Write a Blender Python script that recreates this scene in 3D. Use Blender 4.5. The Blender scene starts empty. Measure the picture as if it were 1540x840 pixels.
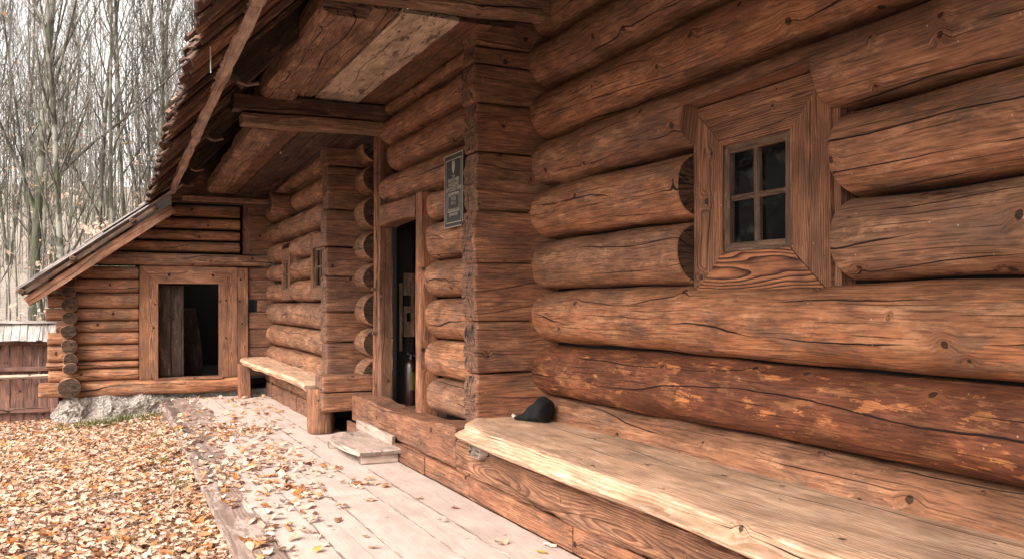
import bpy, math, random
import numpy as np
from mathutils import Vector, Matrix
R = math.radians
C = bpy.context.scene.collection
rs = np.random.RandomState(7)
random.seed(7)
SHEARE = 0.018                                   # the eave runs slightly out of true with the wall
# ------------------------------------------------------------------ nodes
class NT:
    def __init__(s, name):
        s.m = bpy.data.materials.new(name); s.m.use_nodes = True
        s.t = s.m.node_tree; s.t.nodes.clear()
        s.out = s.t.nodes.new('ShaderNodeOutputMaterial'); s.b = s.t.nodes.new('ShaderNodeBsdfPrincipled')
        s.t.links.new(s.b.outputs[0], s.out.inputs[0])
    def n(s, typ, **k):
        o = s.t.nodes.new(typ)
        for a, v in k.items(): setattr(o, a, v)
        return o
    def put(s, sock, v):
        if v is None: return
        if isinstance(v, bpy.types.NodeSocket): s.t.links.new(v, sock)
        else:
            if sock.type == 'RGBA' and len(v) == 3: v = (*v, 1)
            sock.default_value = v
    def math(s, op, a, b=None, c=None, clamp=False):
        o = s.n('ShaderNodeMath', operation=op, use_clamp=clamp)
        s.put(o.inputs[0], a); s.put(o.inputs[1], b)
        if c is not None: s.put(o.inputs[2], c)
        return o.outputs[0]
    def xyz(s, x, y, z):
        o = s.n('ShaderNodeCombineXYZ'); s.put(o.inputs[0], x); s.put(o.inputs[1], y); s.put(o.inputs[2], z); return o.outputs[0]
    def sep(s, v):
        o = s.n('ShaderNodeSeparateXYZ'); s.put(o.inputs[0], v); return o.outputs
    def attr(s, name):
        o = s.n('ShaderNodeAttribute', attribute_name=name); return o
    def noise(s, vec, scale=1, detail=3, rough=.5, dist=0):
        o = s.n('ShaderNodeTexNoise'); s.put(o.inputs['Vector'], vec); s.put(o.inputs['Scale'], scale)
        s.put(o.inputs['Detail'], detail); s.put(o.inputs['Roughness'], rough); s.put(o.inputs['Distortion'], dist); return o.outputs[0]
    def mix(s, f, a, b, mode='MIX'):
        o = s.n('ShaderNodeMix', data_type='RGBA', blend_type=mode)
        s.put(o.inputs[0], f); s.put(o.inputs[6], a); s.put(o.inputs[7], b); return o.outputs[2]
    def ss(s, v, lo, hi, a=0., b=1.):
        o = s.n('ShaderNodeMapRange', interpolation_type='SMOOTHSTEP')
        s.put(o.inputs[0], v); s.put(o.inputs[1], lo); s.put(o.inputs[2], hi); s.put(o.inputs[3], a); s.put(o.inputs[4], b); return o.outputs[0]
    def bump(s, h, dist=.003, strength=1.):
        o = s.n('ShaderNodeBump'); o.inputs['Strength'].default_value = strength; o.inputs['Distance'].default_value = dist
        s.put(o.inputs['Height'], h); return o.outputs[0]

def wood(name, grey, warm, light, stain, ring=.3, fiber=.5, crack=1., knot=1., rough=.72, ringw=.009, bump=1., blotch=.5, ringcol=None, spec=.25, specks=.3, knotden=2.9, dirtlo=.66, light_patch=.6, endk=.38):
    """Weathered wood. Attributes: wc = (along, around, end flag), wq = (along, y, z) in the trunk, wp = (seed, patch, tone)."""
    N = NT(name); M = N.math
    A = N.sep(N.attr('wc').outputs['Vector']); Qa = N.attr('wq').outputs['Vector']; Q = N.sep(Qa); P = N.sep(N.attr('wp').outputs['Vector'])
    u, v, e = A[0], A[1], A[2]; seed, patch, tone = P[0], P[1], P[2]
    s7 = M('MULTIPLY', seed, 7.31)
    vs = M('ADD', v, M('MULTIPLY', seed, 5.77)); us = M('ADD', u, M('MULTIPLY', seed, 3.19))
    # knots
    vo = N.n('ShaderNodeTexVoronoi', voronoi_dimensions='2D'); N.put(vo.inputs['Vector'], N.xyz(M('MULTIPLY', us, knotden), M('MULTIPLY', vs, knotden), 0)); vo.inputs['Scale'].default_value = 1
    kd = M('DIVIDE', vo.outputs['Distance'], knotden); kc = N.sep(vo.outputs['Color'])
    kd = M('ADD', kd, M('MULTIPLY', M('SUBTRACT', N.noise(N.xyz(us, vs, s7), 45, 2), .5), .014))
    rk = N.ss(kc[0], .0, .9, 0.002, .0185); rk = M('MULTIPLY', rk, knot)
    kn = N.ss(kd, M('MULTIPLY', rk, 1.05), M('MULTIPLY', rk, .75))
    kn = M('MULTIPLY', kn, N.ss(rk, .0015, .003))
    halo = M('MULTIPLY', N.ss(kd, M('MULTIPLY', rk, 4.5), M('MULTIPLY', rk, .8)), N.ss(rk, .0015, .003))
    # grain coordinate, bent round the knots
    low = N.noise(N.xyz(M('MULTIPLY', us, 1.1), M('MULTIPLY', vs, 4), s7), 1, 2)
    gv = M('ADD', vs, M('ADD', M('MULTIPLY', M('SUBTRACT', low, .5), .05), M('MULTIPLY', halo, .022)))
    f1 = N.noise(N.xyz(M('MULTIPLY', us, 7.), M('MULTIPLY', gv, 120), s7), 1, 5, .7)
    f2 = N.noise(N.xyz(M('MULTIPLY', us, 2.2), M('MULTIPLY', gv, 30), s7), 1, 6, .68)
    big = N.noise(N.xyz(M('MULTIPLY', us, 1.8), M('MULTIPLY', gv, 5), s7), 1, 6, .68)
    # drying checks: hairline splits that follow the bent grain
    def checks(freq, width, lo, hi, off):
        g = M('ADD', M('MULTIPLY', gv, freq), M('MULTIPLY', N.noise(N.xyz(M('MULTIPLY', us, .55), M('MULTIPLY', gv, 2.), M('ADD', s7, off)), 1, 2), 2.2))
        g = M('ADD', g, M('MULTIPLY', N.noise(N.xyz(M('MULTIPLY', us, 7.), M('MULTIPLY', gv, 9.), M('ADD', s7, off)), 1, 2), .10))
        idn = M('FLOOR', g); fl = M('ABSOLUTE', M('SUBTRACT', M('FRACT', g), .5))
        mk = N.noise(N.xyz(M('MULTIPLY', us, 1.1 + freq * .04), M('MULTIPLY', idn, 7.7), M('ADD', s7, off * 2)), 1, 2, .5)
        w_ = N.ss(mk, lo, hi, 0., width)
        return N.ss(fl, w_, M('MULTIPLY', w_, .3)), N.ss(w_, 0, width * .1)
    a1, b1_ = checks(7., .03, .41, .58, 31.); a2, b2_ = checks(31., .07, .50, .64, 77.)
    ck = M('MULTIPLY', M('MAXIMUM', M('MULTIPLY', a1, b1_), M('MULTIPLY', M('MULTIPLY', a2, b2_), .6)), crack)
    # year rings as a solid texture
    wv = N.n('ShaderNodeVectorMath', operation='MULTIPLY'); N.put(wv.inputs[0], Qa); wv.inputs[1].default_value = (1.6, 7, 7)
    wa = N.n('ShaderNodeVectorMath', operation='ADD'); N.put(wa.inputs[0], wv.outputs[0]); N.put(wa.inputs[1], N.xyz(s7, s7, 0))
    w1 = N.n('ShaderNodeTexNoise'); N.put(w1.inputs['Vector'], wa.outputs[0]); w1.inputs['Scale'].default_value = 1; w1.inputs['Detail'].default_value = 2.5
    wn = N.sep(w1.outputs['Color'])
    amp = M('SUBTRACT', .07, M('MULTIPLY', e, .062))
    qy = M('ADD', Q[1], M('MULTIPLY', M('SUBTRACT', wn[0], .5), amp)); qz = M('ADD', Q[2], M('MULTIPLY', M('SUBTRACT', wn[1], .5), amp))
    rr = M('SQRT', M('ADD', M('MULTIPLY', qy, qy), M('MULTIPLY', qz, qz)))
    rr = M('ADD', rr, M('MULTIPLY', halo, .018))
    fr = M('FRACT', M('DIVIDE', rr, ringw))
    rg = M('MULTIPLY', N.ss(fr, .25, .9), N.ss(fr, 1., .93))
    # colour
    t = M('ADD', tone, M('ADD', M('MULTIPLY', M('SUBTRACT', big, .5), 1.5 * blotch), M('MULTIPLY', M('SUBTRACT', f2, .5), .5)), clamp=True)
    col = N.mix(t, grey, warm)
    col = N.mix(M('MULTIPLY', N.ss(f2, .5, .75), N.ss(t, .3, .9, .25, .75)), col, light)
    fm = N.ss(f1, .3, .62, 1 - fiber, 1.1)
    pn = N.noise(N.xyz(M('MULTIPLY', us, 3.6), M('MULTIPLY', gv, 13), M('ADD', s7, 50.)), 1, 9, .72)
    th = M('SUBTRACT', .86, M('MULTIPLY', patch, .42))
    pm = N.ss(pn, th, M('ADD', th, .035))
    col = N.mix(M('MULTIPLY', pm, .85), col, stain)
    pn3 = N.noise(N.xyz(M('MULTIPLY', us, 3.6), M('MULTIPLY', gv, 12), M('ADD', s7, 140.)), 1, 8, .72)
    lp = M('MULTIPLY', N.ss(pn3, .54, .575), light_patch); col = N.mix(lp, col, light)
    pn4 = N.noise(N.xyz(M('MULTIPLY', us, 2.4), M('MULTIPLY', gv, 7), M('ADD', s7, 240.)), 1, 7, .68)
    col = N.mix(M('MULTIPLY', N.ss(pn4, .53, .58), .6), col, grey)
    rcol = ringcol or tuple(c * .25 for c in warm)
    col = N.mix(M('MULTIPLY', rg, M('MAXIMUM', ring, M('MULTIPLY', e, .5))), col, rcol)
    # end grain: darker, radial checks
    ang = M('ARCTAN2', Q[1], Q[2])
    rc = N.noise(N.xyz(M('MULTIPLY', ang, 2.2), M('MULTIPLY', rr, 3.), s7), 1, 2)
    rck = M('MULTIPLY', N.ss(M('ABSOLUTE', M('SUBTRACT', rc, .5)), .02, .006), M('MULTIPLY', e, N.ss(rr, .01, .03)))
    endc = N.mix(.85, col, tuple(endk * a for a in grey))
    col = N.mix(M('MULTIPLY', e, .95), col, endc)
    sc = N.n('ShaderNodeVectorMath', operation='SCALE'); N.put(sc.inputs[0], col); N.put(sc.inputs['Scale'], fm); col = sc.outputs[0]
    dirt = N.noise(N.xyz(M('MULTIPLY', us, 3.3), M('MULTIPLY', vs, 6), M('ADD', s7, 3.)), 1, 4, .6)
    sc = N.n('ShaderNodeVectorMath', operation='SCALE'); N.put(sc.inputs[0], col); N.put(sc.inputs['Scale'], N.ss(dirt, .3, .65, dirtlo, 1.12)); col = sc.outputs[0]
    col = N.mix(M('MULTIPLY', N.ss(halo, .1, .9), .35), col, tuple(a * .5 for a in warm))
    col = N.mix(M('MULTIPLY', kn, .85), col, (.018, .009, .006))
    col = N.mix(M('MAXIMUM', ck, rck), col, (.012, .007, .005))
    if specks:
        v2 = N.n('ShaderNodeTexVoronoi', voronoi_dimensions='2D'); N.put(v2.inputs['Vector'], N.xyz(us, vs, 0)); v2.inputs['Scale'].default_value = 9
        sp = M('MULTIPLY', N.ss(v2.outputs['Distance'], .035, .02), N.ss(N.sep(v2.outputs['Color'])[0], .8, .82))
        col = N.mix(M('MULTIPLY', sp, specks), col, (.7, .62, .52))
    N.put(N.b.inputs['Base Color'], col)
    N.put(N.b.inputs['Roughness'], N.ss(f1, .2, .8, rough + .1, rough - .1))
    N.b.inputs['Specular IOR Level'].default_value = spec
    h = M('ADD', M('MULTIPLY', f1, .35), M('MULTIPLY', f2, .5))
    axe = N.noise(N.xyz(M('MULTIPLY', us, 5.), M('MULTIPLY', vs, 9.), M('ADD', s7, 400.)), 1, 3, .6)
    h = M('ADD', h, M('MULTIPLY', axe, 1.6)); h = M('ADD', h, M('MULTIPLY', big, 1.2)); h = M('ADD', h, M('MULTIPLY', rg, -.35 * min(1, ring + .1)))
    h = M('SUBTRACT', h, M('MULTIPLY', M('MAXIMUM', ck, rck), 2.2)); h = M('SUBTRACT', h, M('MULTIPLY', kn, 1.0)); h = M('ADD', h, M('MULTIPLY', halo, 1.))
    N.put(N.b.inputs['Normal'], N.bump(h, .0032 * bump))
    return N.m

def plain(name, col, rough=.7, var=.25, scale=20, spec=.3, metal=0, bump=0.):
    N = NT(name); tc = N.n('ShaderNodeTexCoord').outputs['Object']
    n = N.noise(tc, scale, 4, .6)
    c = N.mix(n, tuple(a * (1 - var) for a in col), tuple(min(1, a * (1 + var)) for a in col))
    N.put(N.b.inputs['Base Color'], c); N.b.inputs['Roughness'].default_value = rough
    N.b.inputs['Specular IOR Level'].default_value = spec; N.b.inputs['Metallic'].default_value = metal
    if bump: N.put(N.b.inputs['Normal'], N.bump(n, bump))
    return N.m

def attrcol(name, rough=.6, spec=.3, trans=0., bump=.0):
    N = NT(name); a = N.attr('lc').outputs['Color']; tc = N.n('ShaderNodeTexCoord').outputs['Object']
    n = N.noise(tc, 60, 3)
    c = N.mix(n, N.mix(.3, a, (0, 0, 0)), a)
    N.put(N.b.inputs['Base Color'], c); N.b.inputs['Roughness'].default_value = rough; N.b.inputs['Specular IOR Level'].default_value = spec
    if trans:
        tr = N.n('ShaderNodeBsdfTranslucent'); N.put(tr.inputs[0], c)
        mx = N.n('ShaderNodeMixShader'); mx.inputs[0].default_value = trans
        N.t.links.new(N.b.outputs[0], mx.inputs[1]); N.t.links.new(tr.outputs[0], mx.inputs[2]); N.t.links.new(mx.outputs[0], N.out.inputs[0])
    return N.m

LOG = wood('log_wood', (.16, .090, .060), (.345, .136, .062), (.58, .32, .18), (.042, .013, .009), ring=.14, fiber=.58, bump=1.6, light_patch=.26, endk=.22)
STAINED = wood('red_stained_log_wood', (.22, .075, .036), (.42, .155, .055), (.62, .30, .12), (.085, .024, .015), ring=.14, fiber=.55, bump=1.5, light_patch=.2, endk=.3)
HEWN = wood('hewn_wood', (.14, .075, .05), (.27, .108, .055), (.42, .21, .115), (.05, .016, .01), ring=.3, fiber=.55, ringw=.011, bump=1.4, light_patch=.3, crack=.6, endk=1.1)
BOARD = wood('planed_board', (.17, .09, .056), (.28, .122, .062), (.42, .205, .11), (.07, .025, .014), ring=.78, fiber=.35, crack=.5, knot=.9, ringw=.0095, blotch=.4, light_patch=.3, bump=1.3, ringcol=(.075, .028, .015))
CASE = wood('grainy_board', (.22, .095, .05), (.38, .15, .065), (.42, .2, .1), (.07, .025, .014), ring=1., fiber=.3, crack=.3, knot=.3, ringw=.0125, blotch=.3, light_patch=.1, ringcol=(.03, .012, .008))
BENCH = wood('bench_wood', (.47, .325, .235), (.56, .33, .20), (.68, .48, .34), (.30, .22, .17), ring=.6, fiber=.3, crack=1., knot=.8, ringw=.015, blotch=.6, ringcol=(.30, .135, .065), rough=.62, specks=.1, bump=1.3)
DECK = wood('deck_wood', (.36, .28, .245), (.38, .29, .25), (.42, .335, .295), (.12, .072, .054), ring=.22, fiber=.06, crack=.2, knot=.25, ringw=.012, blotch=.4, ringcol=(.45, .35, .31), specks=0, bump=.5, rough=.65, dirtlo=.9, light_patch=.2)
STEPW = wood('step_wood', (.36, .275, .23), (.40, .285, .23), (.47, .37, .31), (.25, .17, .13), ring=.35, fiber=.3, crack=.6, knot=.4, ringcol=(.3, .2, .15), specks=0)
SHING = wood('shingle_wood', (.055, .034, .026), (.16, .07, .042), (.30, .17, .11), (.02, .012, .01), ring=.1, fiber=.55, crack=.8, knot=.2, specks=0)
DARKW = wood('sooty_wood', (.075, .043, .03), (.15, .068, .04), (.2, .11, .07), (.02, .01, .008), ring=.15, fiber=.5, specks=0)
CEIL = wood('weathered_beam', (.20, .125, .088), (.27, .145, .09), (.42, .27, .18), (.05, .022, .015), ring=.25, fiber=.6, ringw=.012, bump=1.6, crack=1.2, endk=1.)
SOOT_SHADE = wood('soot_and_shade_wood', (.035, .021, .015), (.065, .033, .022), (.15, .09, .065), (.01, .006, .004), ring=.15, fiber=.6, specks=0, crack=1.2, light_patch=.5, bump=1.5)  # soot-dark wood; on the annex door and board it paints indoor shade
PALEB = wood('pale_ceiling_board', (.44, .35, .27), (.50, .37, .27), (.58, .46, .36), (.10, .07, .05), ring=.1, fiber=.35, crack=.5, knot=.6, blotch=.8, specks=0)
FENCEW = wood('fence_wood', (.17, .095, .075), (.22, .10, .07), (.28, .15, .11), (.04, .02, .018), ring=.3, fiber=.5, specks=0)
GREYW = wood('grey_shingle_wood', (.36, .32, .30), (.38, .33, .31), (.5, .45, .42), (.14, .12, .11), ring=.15, fiber=.4, specks=0)
BLACK = plain('shade_black', (.006, .005, .004), .9, .2)  # black stands in for shade in log gaps, holes and unlit rooms

# ------------------------------------------------------------------ mesh builder
class MB:
    def __init__(s): s.v = []; s.q = []; s.t = []; s.c = []; s.wq = []; s.wp = []; s.n = 0; s.ptype = False; s.lc = []
    def add(s, v, q=None, t=None, wc=None, wq=None, wp=None, lc=None):
        v = np.asarray(v, float).reshape(-1, 3); k = len(v)
        s.v.append(v)
        if q is not None and len(q): s.q.append(np.asarray(q, int).reshape(-1, 4) + s.n)
        if t is not None and len(t): s.t.append(np.asarray(t, int).reshape(-1, 3) + s.n)
        z = np.zeros((k, 3))
        s.c.append(z if wc is None else wc); s.wq.append(z if wq is None else wq); s.wp.append(z if wp is None else wp)
        s.lc.append(np.ones((k, 3)) if lc is None else lc)
        s.n += k; return s
    def build(s, name, mat, parent=None, smooth=True, lc=False):
        v = np.concatenate(s.v)
        off = np.array(parent_loc(parent)) if parent is not None else np.zeros(3)
        me = bpy.data.meshes.new(name)
        q = np.concatenate(s.q) if s.q else np.zeros((0, 4), int); t = np.concatenate(s.t) if s.t else np.zeros((0, 3), int)
        me.vertices.add(len(v)); me.vertices.foreach_set('co', (v - off).ravel().astype(np.float32))
        loops = np.concatenate([q.ravel(), t.ravel()]); me.loops.add(len(loops)); me.loops.foreach_set('vertex_index', loops.astype(np.int32))
        me.polygons.add(len(q) + len(t))
        st = np.concatenate([np.arange(len(q)) * 4, len(q) * 4 + np.arange(len(t)) * 3]).astype(np.int32)
        me.polygons.foreach_set('loop_start', st)
        me.polygons.foreach_set('use_smooth', np.full(len(q) + len(t), smooth))
        me.update(calc_edges=True)
        if smooth and not lc: me.set_sharp_from_angle(angle=R(26))
        if lc:
            a = me.attributes.new('lc', 'FLOAT_COLOR', 'POINT')
            c4 = np.ones((len(v), 4), np.float32); c4[:, :3] = np.concatenate(s.lc); a.data.foreach_set('color', c4.ravel())
        else:
            for nm, arr in (('wc', s.c), ('wq', s.wq), ('wp', s.wp)):
                a = me.attributes.new(nm, 'FLOAT_VECTOR', 'POINT'); a.data.foreach_set('vector', np.concatenate(arr).astype(np.float32).ravel())
        me.materials.append(mat)
        o = bpy.data.objects.new(name, me); C.objects.link(o)
        if parent is not None: o.parent = parent
        return o
def parent_loc(p):
    l = Vector(p.location)
    while p.parent is not None: p = p.parent; l = l + p.location
    return l
def thing(name, label, cat, loc=(0, 0, 0), group=None):
    o = bpy.data.objects.new(name, None); C.objects.link(o); o.location = loc; o.empty_display_size = .2
    tag(o, label, cat, group); return o
def tag(o, label=None, cat=None, group=None, kind=None):
    for k, v in (('label', label), ('category', cat), ('group', group), ('kind', kind)):
        if v: o[k] = v
    return o
def origin(o, loc):
    """put a single-mesh thing's origin at its base"""
    d = Vector(loc); o.data.transform(Matrix.Translation(-d)); o.location = d; return o

def round_sec(ry, rz, n=40, a0=0., ex=2.):
    a = a0 + np.linspace(0, 2 * math.pi, n + 1)
    c, s_ = np.cos(a), np.sin(a)
    y = ry * np.sign(c) * np.abs(c) ** (2 / ex); z = rz * np.sign(s_) * np.abs(s_) ** (2 / ex)
    per = a * (ry + rz) / 2
    return np.stack([y, z], 1), np.stack([c, s_], 1), per
def rect_sec(w, h, r=.008, step=.05):
    pts = []; nr = []
    hw, hh = w / 2, h / 2; r = min(r, hw * .9, hh * .9)
    corners = [(-hw + r, -hh + r, 180), (hw - r, -hh + r, 270), (hw - r, hh - r, 0), (-hw + r, hh - r, 90)]
    # start at -y/-z corner so the seam is on an edge
    for i, (cy, cz, a) in enumerate(corners):
        for k in range(4):
            an = R(a + k * 30); pts.append((cy + r * math.cos(an), cz + r * math.sin(an))); nr.append((math.cos(an), math.sin(an)))
        ny, nz, na = corners[(i + 1) % 4]
        q0 = pts[-1]; q1 = (ny + r * math.cos(R(na)), nz + r * math.sin(R(na)))
        L = math.hypot(q1[0] - q0[0], q1[1] - q0[1]); m = int(L / step)
        for k in range(1, m + 1):
            f = k / (m + 1); pts.append((q0[0] + (q1[0] - q0[0]) * f, q0[1] + (q1[1] - q0[1]) * f)); nr.append(nr[-1] if k > 1 else (math.cos(R(na)), math.sin(R(na))))
    pts.append(pts[0]); nr.append(nr[0])
    p = np.array(pts); per = np.concatenate([[0], np.cumsum(np.hypot(*(p[1:] - p[:-1]).T))])
    return p, np.array(nr), per
def frame_of(p0, p1, up=(0, 0, 1)):
    a = np.array(p1, float) - np.array(p0, float); L = np.linalg.norm(a); a /= L
    up = np.array(up, float); s_ = np.cross(a, up); s_ /= np.linalg.norm(s_); t = np.cross(s_, a)
    return a, s_, t, L
def sweep(mb, p0, p1, sec, seed=None, patch=0., tone=.5, up=(0, 0, 1), du=.05, amp=.004, bow=0., taper=0., pith=(0, 0), endr=.006, mod=None, toneup=0., lump=.0, caps=(1, 1)):
    if seed is None: seed = random.random() * 20
    a, s_, t, L = frame_of(p0, p1, up)
    pts, nrm, per = sec; nv = len(pts)
    rr_ = np.random.RandomState(int(seed * 977) % 100000)
    nu = max(2, int(L / du) + 1)
    u = np.linspace(0, L, nu)
    if endr: u = np.concatenate([[0, endr * .4, endr * 1.2], u[(u > endr * 1.5) & (u < L - endr * 1.5)], [L - endr * 1.2, L - endr * .4, L]]); 
    nu = len(u)
    U, I = np.meshgrid(u, np.arange(nv), indexing='ij')
    th = np.arctan2(nrm[:, 1], nrm[:, 0])[I]
    d = np.zeros_like(U)
    if amp:
        for _ in range(7):
            k = rr_.uniform(.8, 9); n = rr_.randint(0, 5); d += rr_.uniform(.3, 1) * np.sin(k * U * 1.3 + n * th + rr_.uniform(0, 6.28)) / (1 + k * .35)
        d *= amp
    if lump:
        for _ in range(int(L * 2) + 2):
            uc = rr_.uniform(0, L); tc = rr_.uniform(-3.14, 3.14); w = rr_.uniform(.04, .12)
            dt = np.angle(np.exp(1j * (th - tc))) * .15
            d += lump * rr_.uniform(-.6, 1) * np.exp(-((U - uc) ** 2 / (w * 1.6) ** 2 + dt ** 2 / w ** 2 * 1.2))
    sc = 1 + taper * (U / L - .5)
    if endr:
        eu = np.minimum(U, L - U); es = np.where(eu < endr * .2, endr, np.where(eu < endr * .8, endr * .35, 0.)); d = d - es
    Y = pts[I, 0] * sc + nrm[I, 0] * d; Z = pts[I, 1] * sc + nrm[I, 1] * d
    if bow: Z = Z + bow * np.sin(U / L * math.pi + rr_.uniform(-.4, .4)); Y = Y + bow * .6 * np.sin(U / L * 2.4 + rr_.uniform(0, 6))
    UU = U.copy()
    if mod: UU, Y, Z = mod(UU, Y, Z, L)
    P = np.array(p0)[None, None] + UU[..., None] * a + Y[..., None] * s_ + Z[..., None] * t
    n = nu * nv
    idx = np.arange(n).reshape(nu, nv)
    q = np.stack([idx[:-1, :-1], idx[:-1, 1:], idx[1:, 1:], idx[1:, :-1]], -1).reshape(-1, 4)
    wc = np.stack([UU, per[I], 0 * U], -1).reshape(-1, 3)
    wq = np.stack([UU, Y + pith[0], Z + pith[1]], -1).reshape(-1, 3)
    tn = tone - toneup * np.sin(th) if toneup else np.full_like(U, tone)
    pa = patch(UU, Y, Z) if callable(patch) else np.full_like(U, patch)
    wp = np.stack([np.full_like(U, seed), pa, tn], -1).reshape(-1, 3)
    mb.add(P.reshape(-1, 3), q, None, wc, wq, wp)
    for e, row in ((0, 0), (1, nu - 1)):
        if not caps[e]: continue
        ring = P[row, :-1]; m = nv - 1; cy, cz = Y[row, :-1], Z[row, :-1]; cu = UU[row, :-1]
        my, mz, mu = cy.mean(), cz.mean(), cu.mean()
        V = []; W = []; fr = (1., .7, .35)
        for f in fr:
            yy = my + (cy - my) * f; zz = mz + (cz - mz) * f; uu = mu + (cu - mu) * f + (1 - f) * (.0 if not endr else (1 if e else -1) * endr * .3)
            V.append(np.array(p0) + uu[:, None] * a + yy[:, None] * s_ + zz[:, None] * t); W.append(np.stack([uu, yy, zz], 1))
        V.append((np.array(p0) + mu * a + my * s_ + mz * t)[None]); W.append(np.array([[mu, my, mz]]))
        V = np.concatenate(V); W = np.concatenate(W)
        j = np.arange(m); jn = (j + 1) % m; qs = []
        for k in range(2):
            b = k * m; b2 = b + m
            x = np.stack([b + j, b + jn, b2 + jn, b2 + j], 1); qs.append(x if e == 1 else x[:, ::-1])
        x = np.stack([2 * m + j, 2 * m + jn, np.full(m, 3 * m)], 1); tt = x if e == 1 else x[:, ::-1]
        # side quads are wound outward for a x s = -t frames; fix both together
        wc = np.stack([W[:, 1], W[:, 2], np.ones(len(V))], 1); wq = W + np.array([0, pith[0], pith[1]])
        wp = np.tile([seed + 3.3, 0., tone], (len(V), 1))
        mb.add(V, np.concatenate(qs), tt, wc, wq, wp)
    return mb
def log(name, parent, p0, p1, ry, rz, mat=LOG, n=44, a0=0., ex=2.15, du=.04, **k):
    k.setdefault('amp', .006); k.setdefault('lump', .004)
    return sweep(MB(), p0, p1, round_sec(ry, rz, n, a0, ex), du=du, **k).build(name, mat, parent)
def beam(name, parent, p0, p1, w, h, mat=HEWN, r=.012, step=.05, **k):
    k.setdefault('amp', .004); k.setdefault('pith', (random.uniform(-.04, .04), random.uniform(.05, .14)))
    return sweep(MB(), p0, p1, rect_sec(w, h, r, step), **k).build(name, mat, parent)
def addbox(mb, x0, x1, y0, y1, z0, z1, seed=None, tone=.5, patch=0.):
    p = np.array([[x, y, z] for x in (x0, x1) for y in (y0, y1) for z in (z0, z1)], float)
    f = [(0, 1, 3, 2), (4, 6, 7, 5), (0, 4, 5, 1), (2, 3, 7, 6), (0, 2, 6, 4), (1, 5, 7, 3)]
    vs = []; qs = []; wc = []; wq = []
    for k, q in enumerate(f):
        pts = p[list(q)]; vs.append(pts); qs.append([4 * k, 4 * k + 1, 4 * k + 2, 4 * k + 3])
        al = int(np.argmax([x1 - x0, y1 - y0, z1 - z0])); rest = [i for i in range(3) if i != al]
        flat = {0: 0, 1: 0, 2: 1, 3: 1, 4: 2, 5: 2}[k]
        o = [i for i in rest if i != flat] or rest; cc = np.stack([pts[:, al], pts[:, o[0]], 0 * pts[:, 0] + (1 if flat == al else 0)], 1)
        wc.append(cc); wq.append(np.stack([pts[:, al], pts[:, rest[0]] - (x0 if rest[0] == 0 else 0) + .03, pts[:, rest[1]] + .07], 1))
    sd = random.random() * 20 if seed is None else seed
    return mb.add(np.concatenate(vs), qs, None, np.concatenate(wc), np.concatenate(wq), np.tile([sd, patch, tone], (24, 1)))
def tube(mb, pts, rad, n=8, lc=None, cap=True):
    pts = [Vector(p) for p in pts]; V = []; m = len(pts); prev = None
    for i, p in enumerate(pts):
        d = (pts[min(i + 1, m - 1)] - pts[max(i - 1, 0)]).normalized()
        if prev is None: prev = d.orthogonal().normalized()
        s_ = (prev - d * prev.dot(d)).normalized(); prev = s_; t = d.cross(s_); r = rad[i] if hasattr(rad, '__len__') else rad
        for k in range(n):
            a = 2 * math.pi * k / n; V.append(p + s_ * (r * math.cos(a)) + t * (r * math.sin(a)))
    q = [(i * n + k, i * n + (k + 1) % n, (i + 1) * n + (k + 1) % n, (i + 1) * n + k) for i in range(m - 1) for k in range(n)]
    t_ = []
    if cap:
        V.append(pts[0]); V.append(pts[-1]); c0, c1 = m * n, m * n + 1
        t_ = [(c0, (k + 1) % n, k) for k in range(n)] + [(c1, (m - 1) * n + k, (m - 1) * n + (k + 1) % n) for k in range(n)]
    V = np.array([tuple(x) for x in V])
    return mb.add(V, q, t_, lc=None if lc is None else np.tile(lc, (len(V), 1)))
# ------------------------------------------------------------------ camera, light
YAW = math.atan(620 / 1280)
cam = bpy.data.cameras.new('camera'); co = bpy.data.objects.new('camera', cam); C.objects.link(co)
cam.sensor_width = 36; cam.lens = 36 * 1280 / 1540; cam.shift_y = 35 / 1540; cam.clip_end = 500; cam.clip_start = .05
co.location = (0, 0, 1.2); co.rotation_euler = (R(90), 0, -YAW)
bpy.context.scene.camera = co
SUN_EL, SUN_AZ = 42, 238        # azimuth measured clockwise from +Y: light comes from the open yard side, behind the left shoulder
sd = Vector((math.sin(R(SUN_AZ)) * math.cos(R(SUN_EL)), math.cos(R(SUN_AZ)) * math.cos(R(SUN_EL)), math.sin(R(SUN_EL))))
sun = bpy.data.lights.new('sun', 'SUN'); sun.energy = 1.8; sun.angle = R(30); sun.color = (1, .95, .88)
so = bpy.data.objects.new('sun', sun); C.objects.link(so); so.rotation_euler = sd.to_track_quat('Z', 'Y').to_euler(); so.location = (-8, -6, 12)
w = bpy.data.worlds.new('World'); bpy.context.scene.world = w; w.use_nodes = True; wt = w.node_tree
sky = wt.nodes.new('ShaderNodeTexSky'); sky.sky_type = 'NISHITA'; sky.sun_disc = False; sky.sun_elevation = R(SUN_EL); sky.sun_rotation = R(SUN_AZ); sky.air_density = 1.; sky.dust_density = 4
hs = wt.nodes.new('ShaderNodeHueSaturation'); hs.inputs['Saturation'].default_value = .12; hs.inputs['Value'].default_value = 2.6
mc = wt.nodes.new('ShaderNodeMix'); mc.data_type = 'RGBA'; mc.blend_type = 'MULTIPLY'; mc.inputs[0].default_value = 1; mc.inputs[7].default_value = (1., .955, .90, 1)
bg = wt.nodes['Background']; bg.inputs[1].default_value = .13
wt.links.new(sky.outputs[0], hs.inputs['Color']); wt.links.new(hs.outputs[0], mc.inputs[6]); wt.links.new(mc.outputs[2], bg.inputs[0])
sc = bpy.context.scene
sc.view_settings.view_transform = 'Standard'; sc.view_settings.look = 'None'; sc.view_settings.gamma = 1; sc.view_settings.exposure = .82
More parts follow.
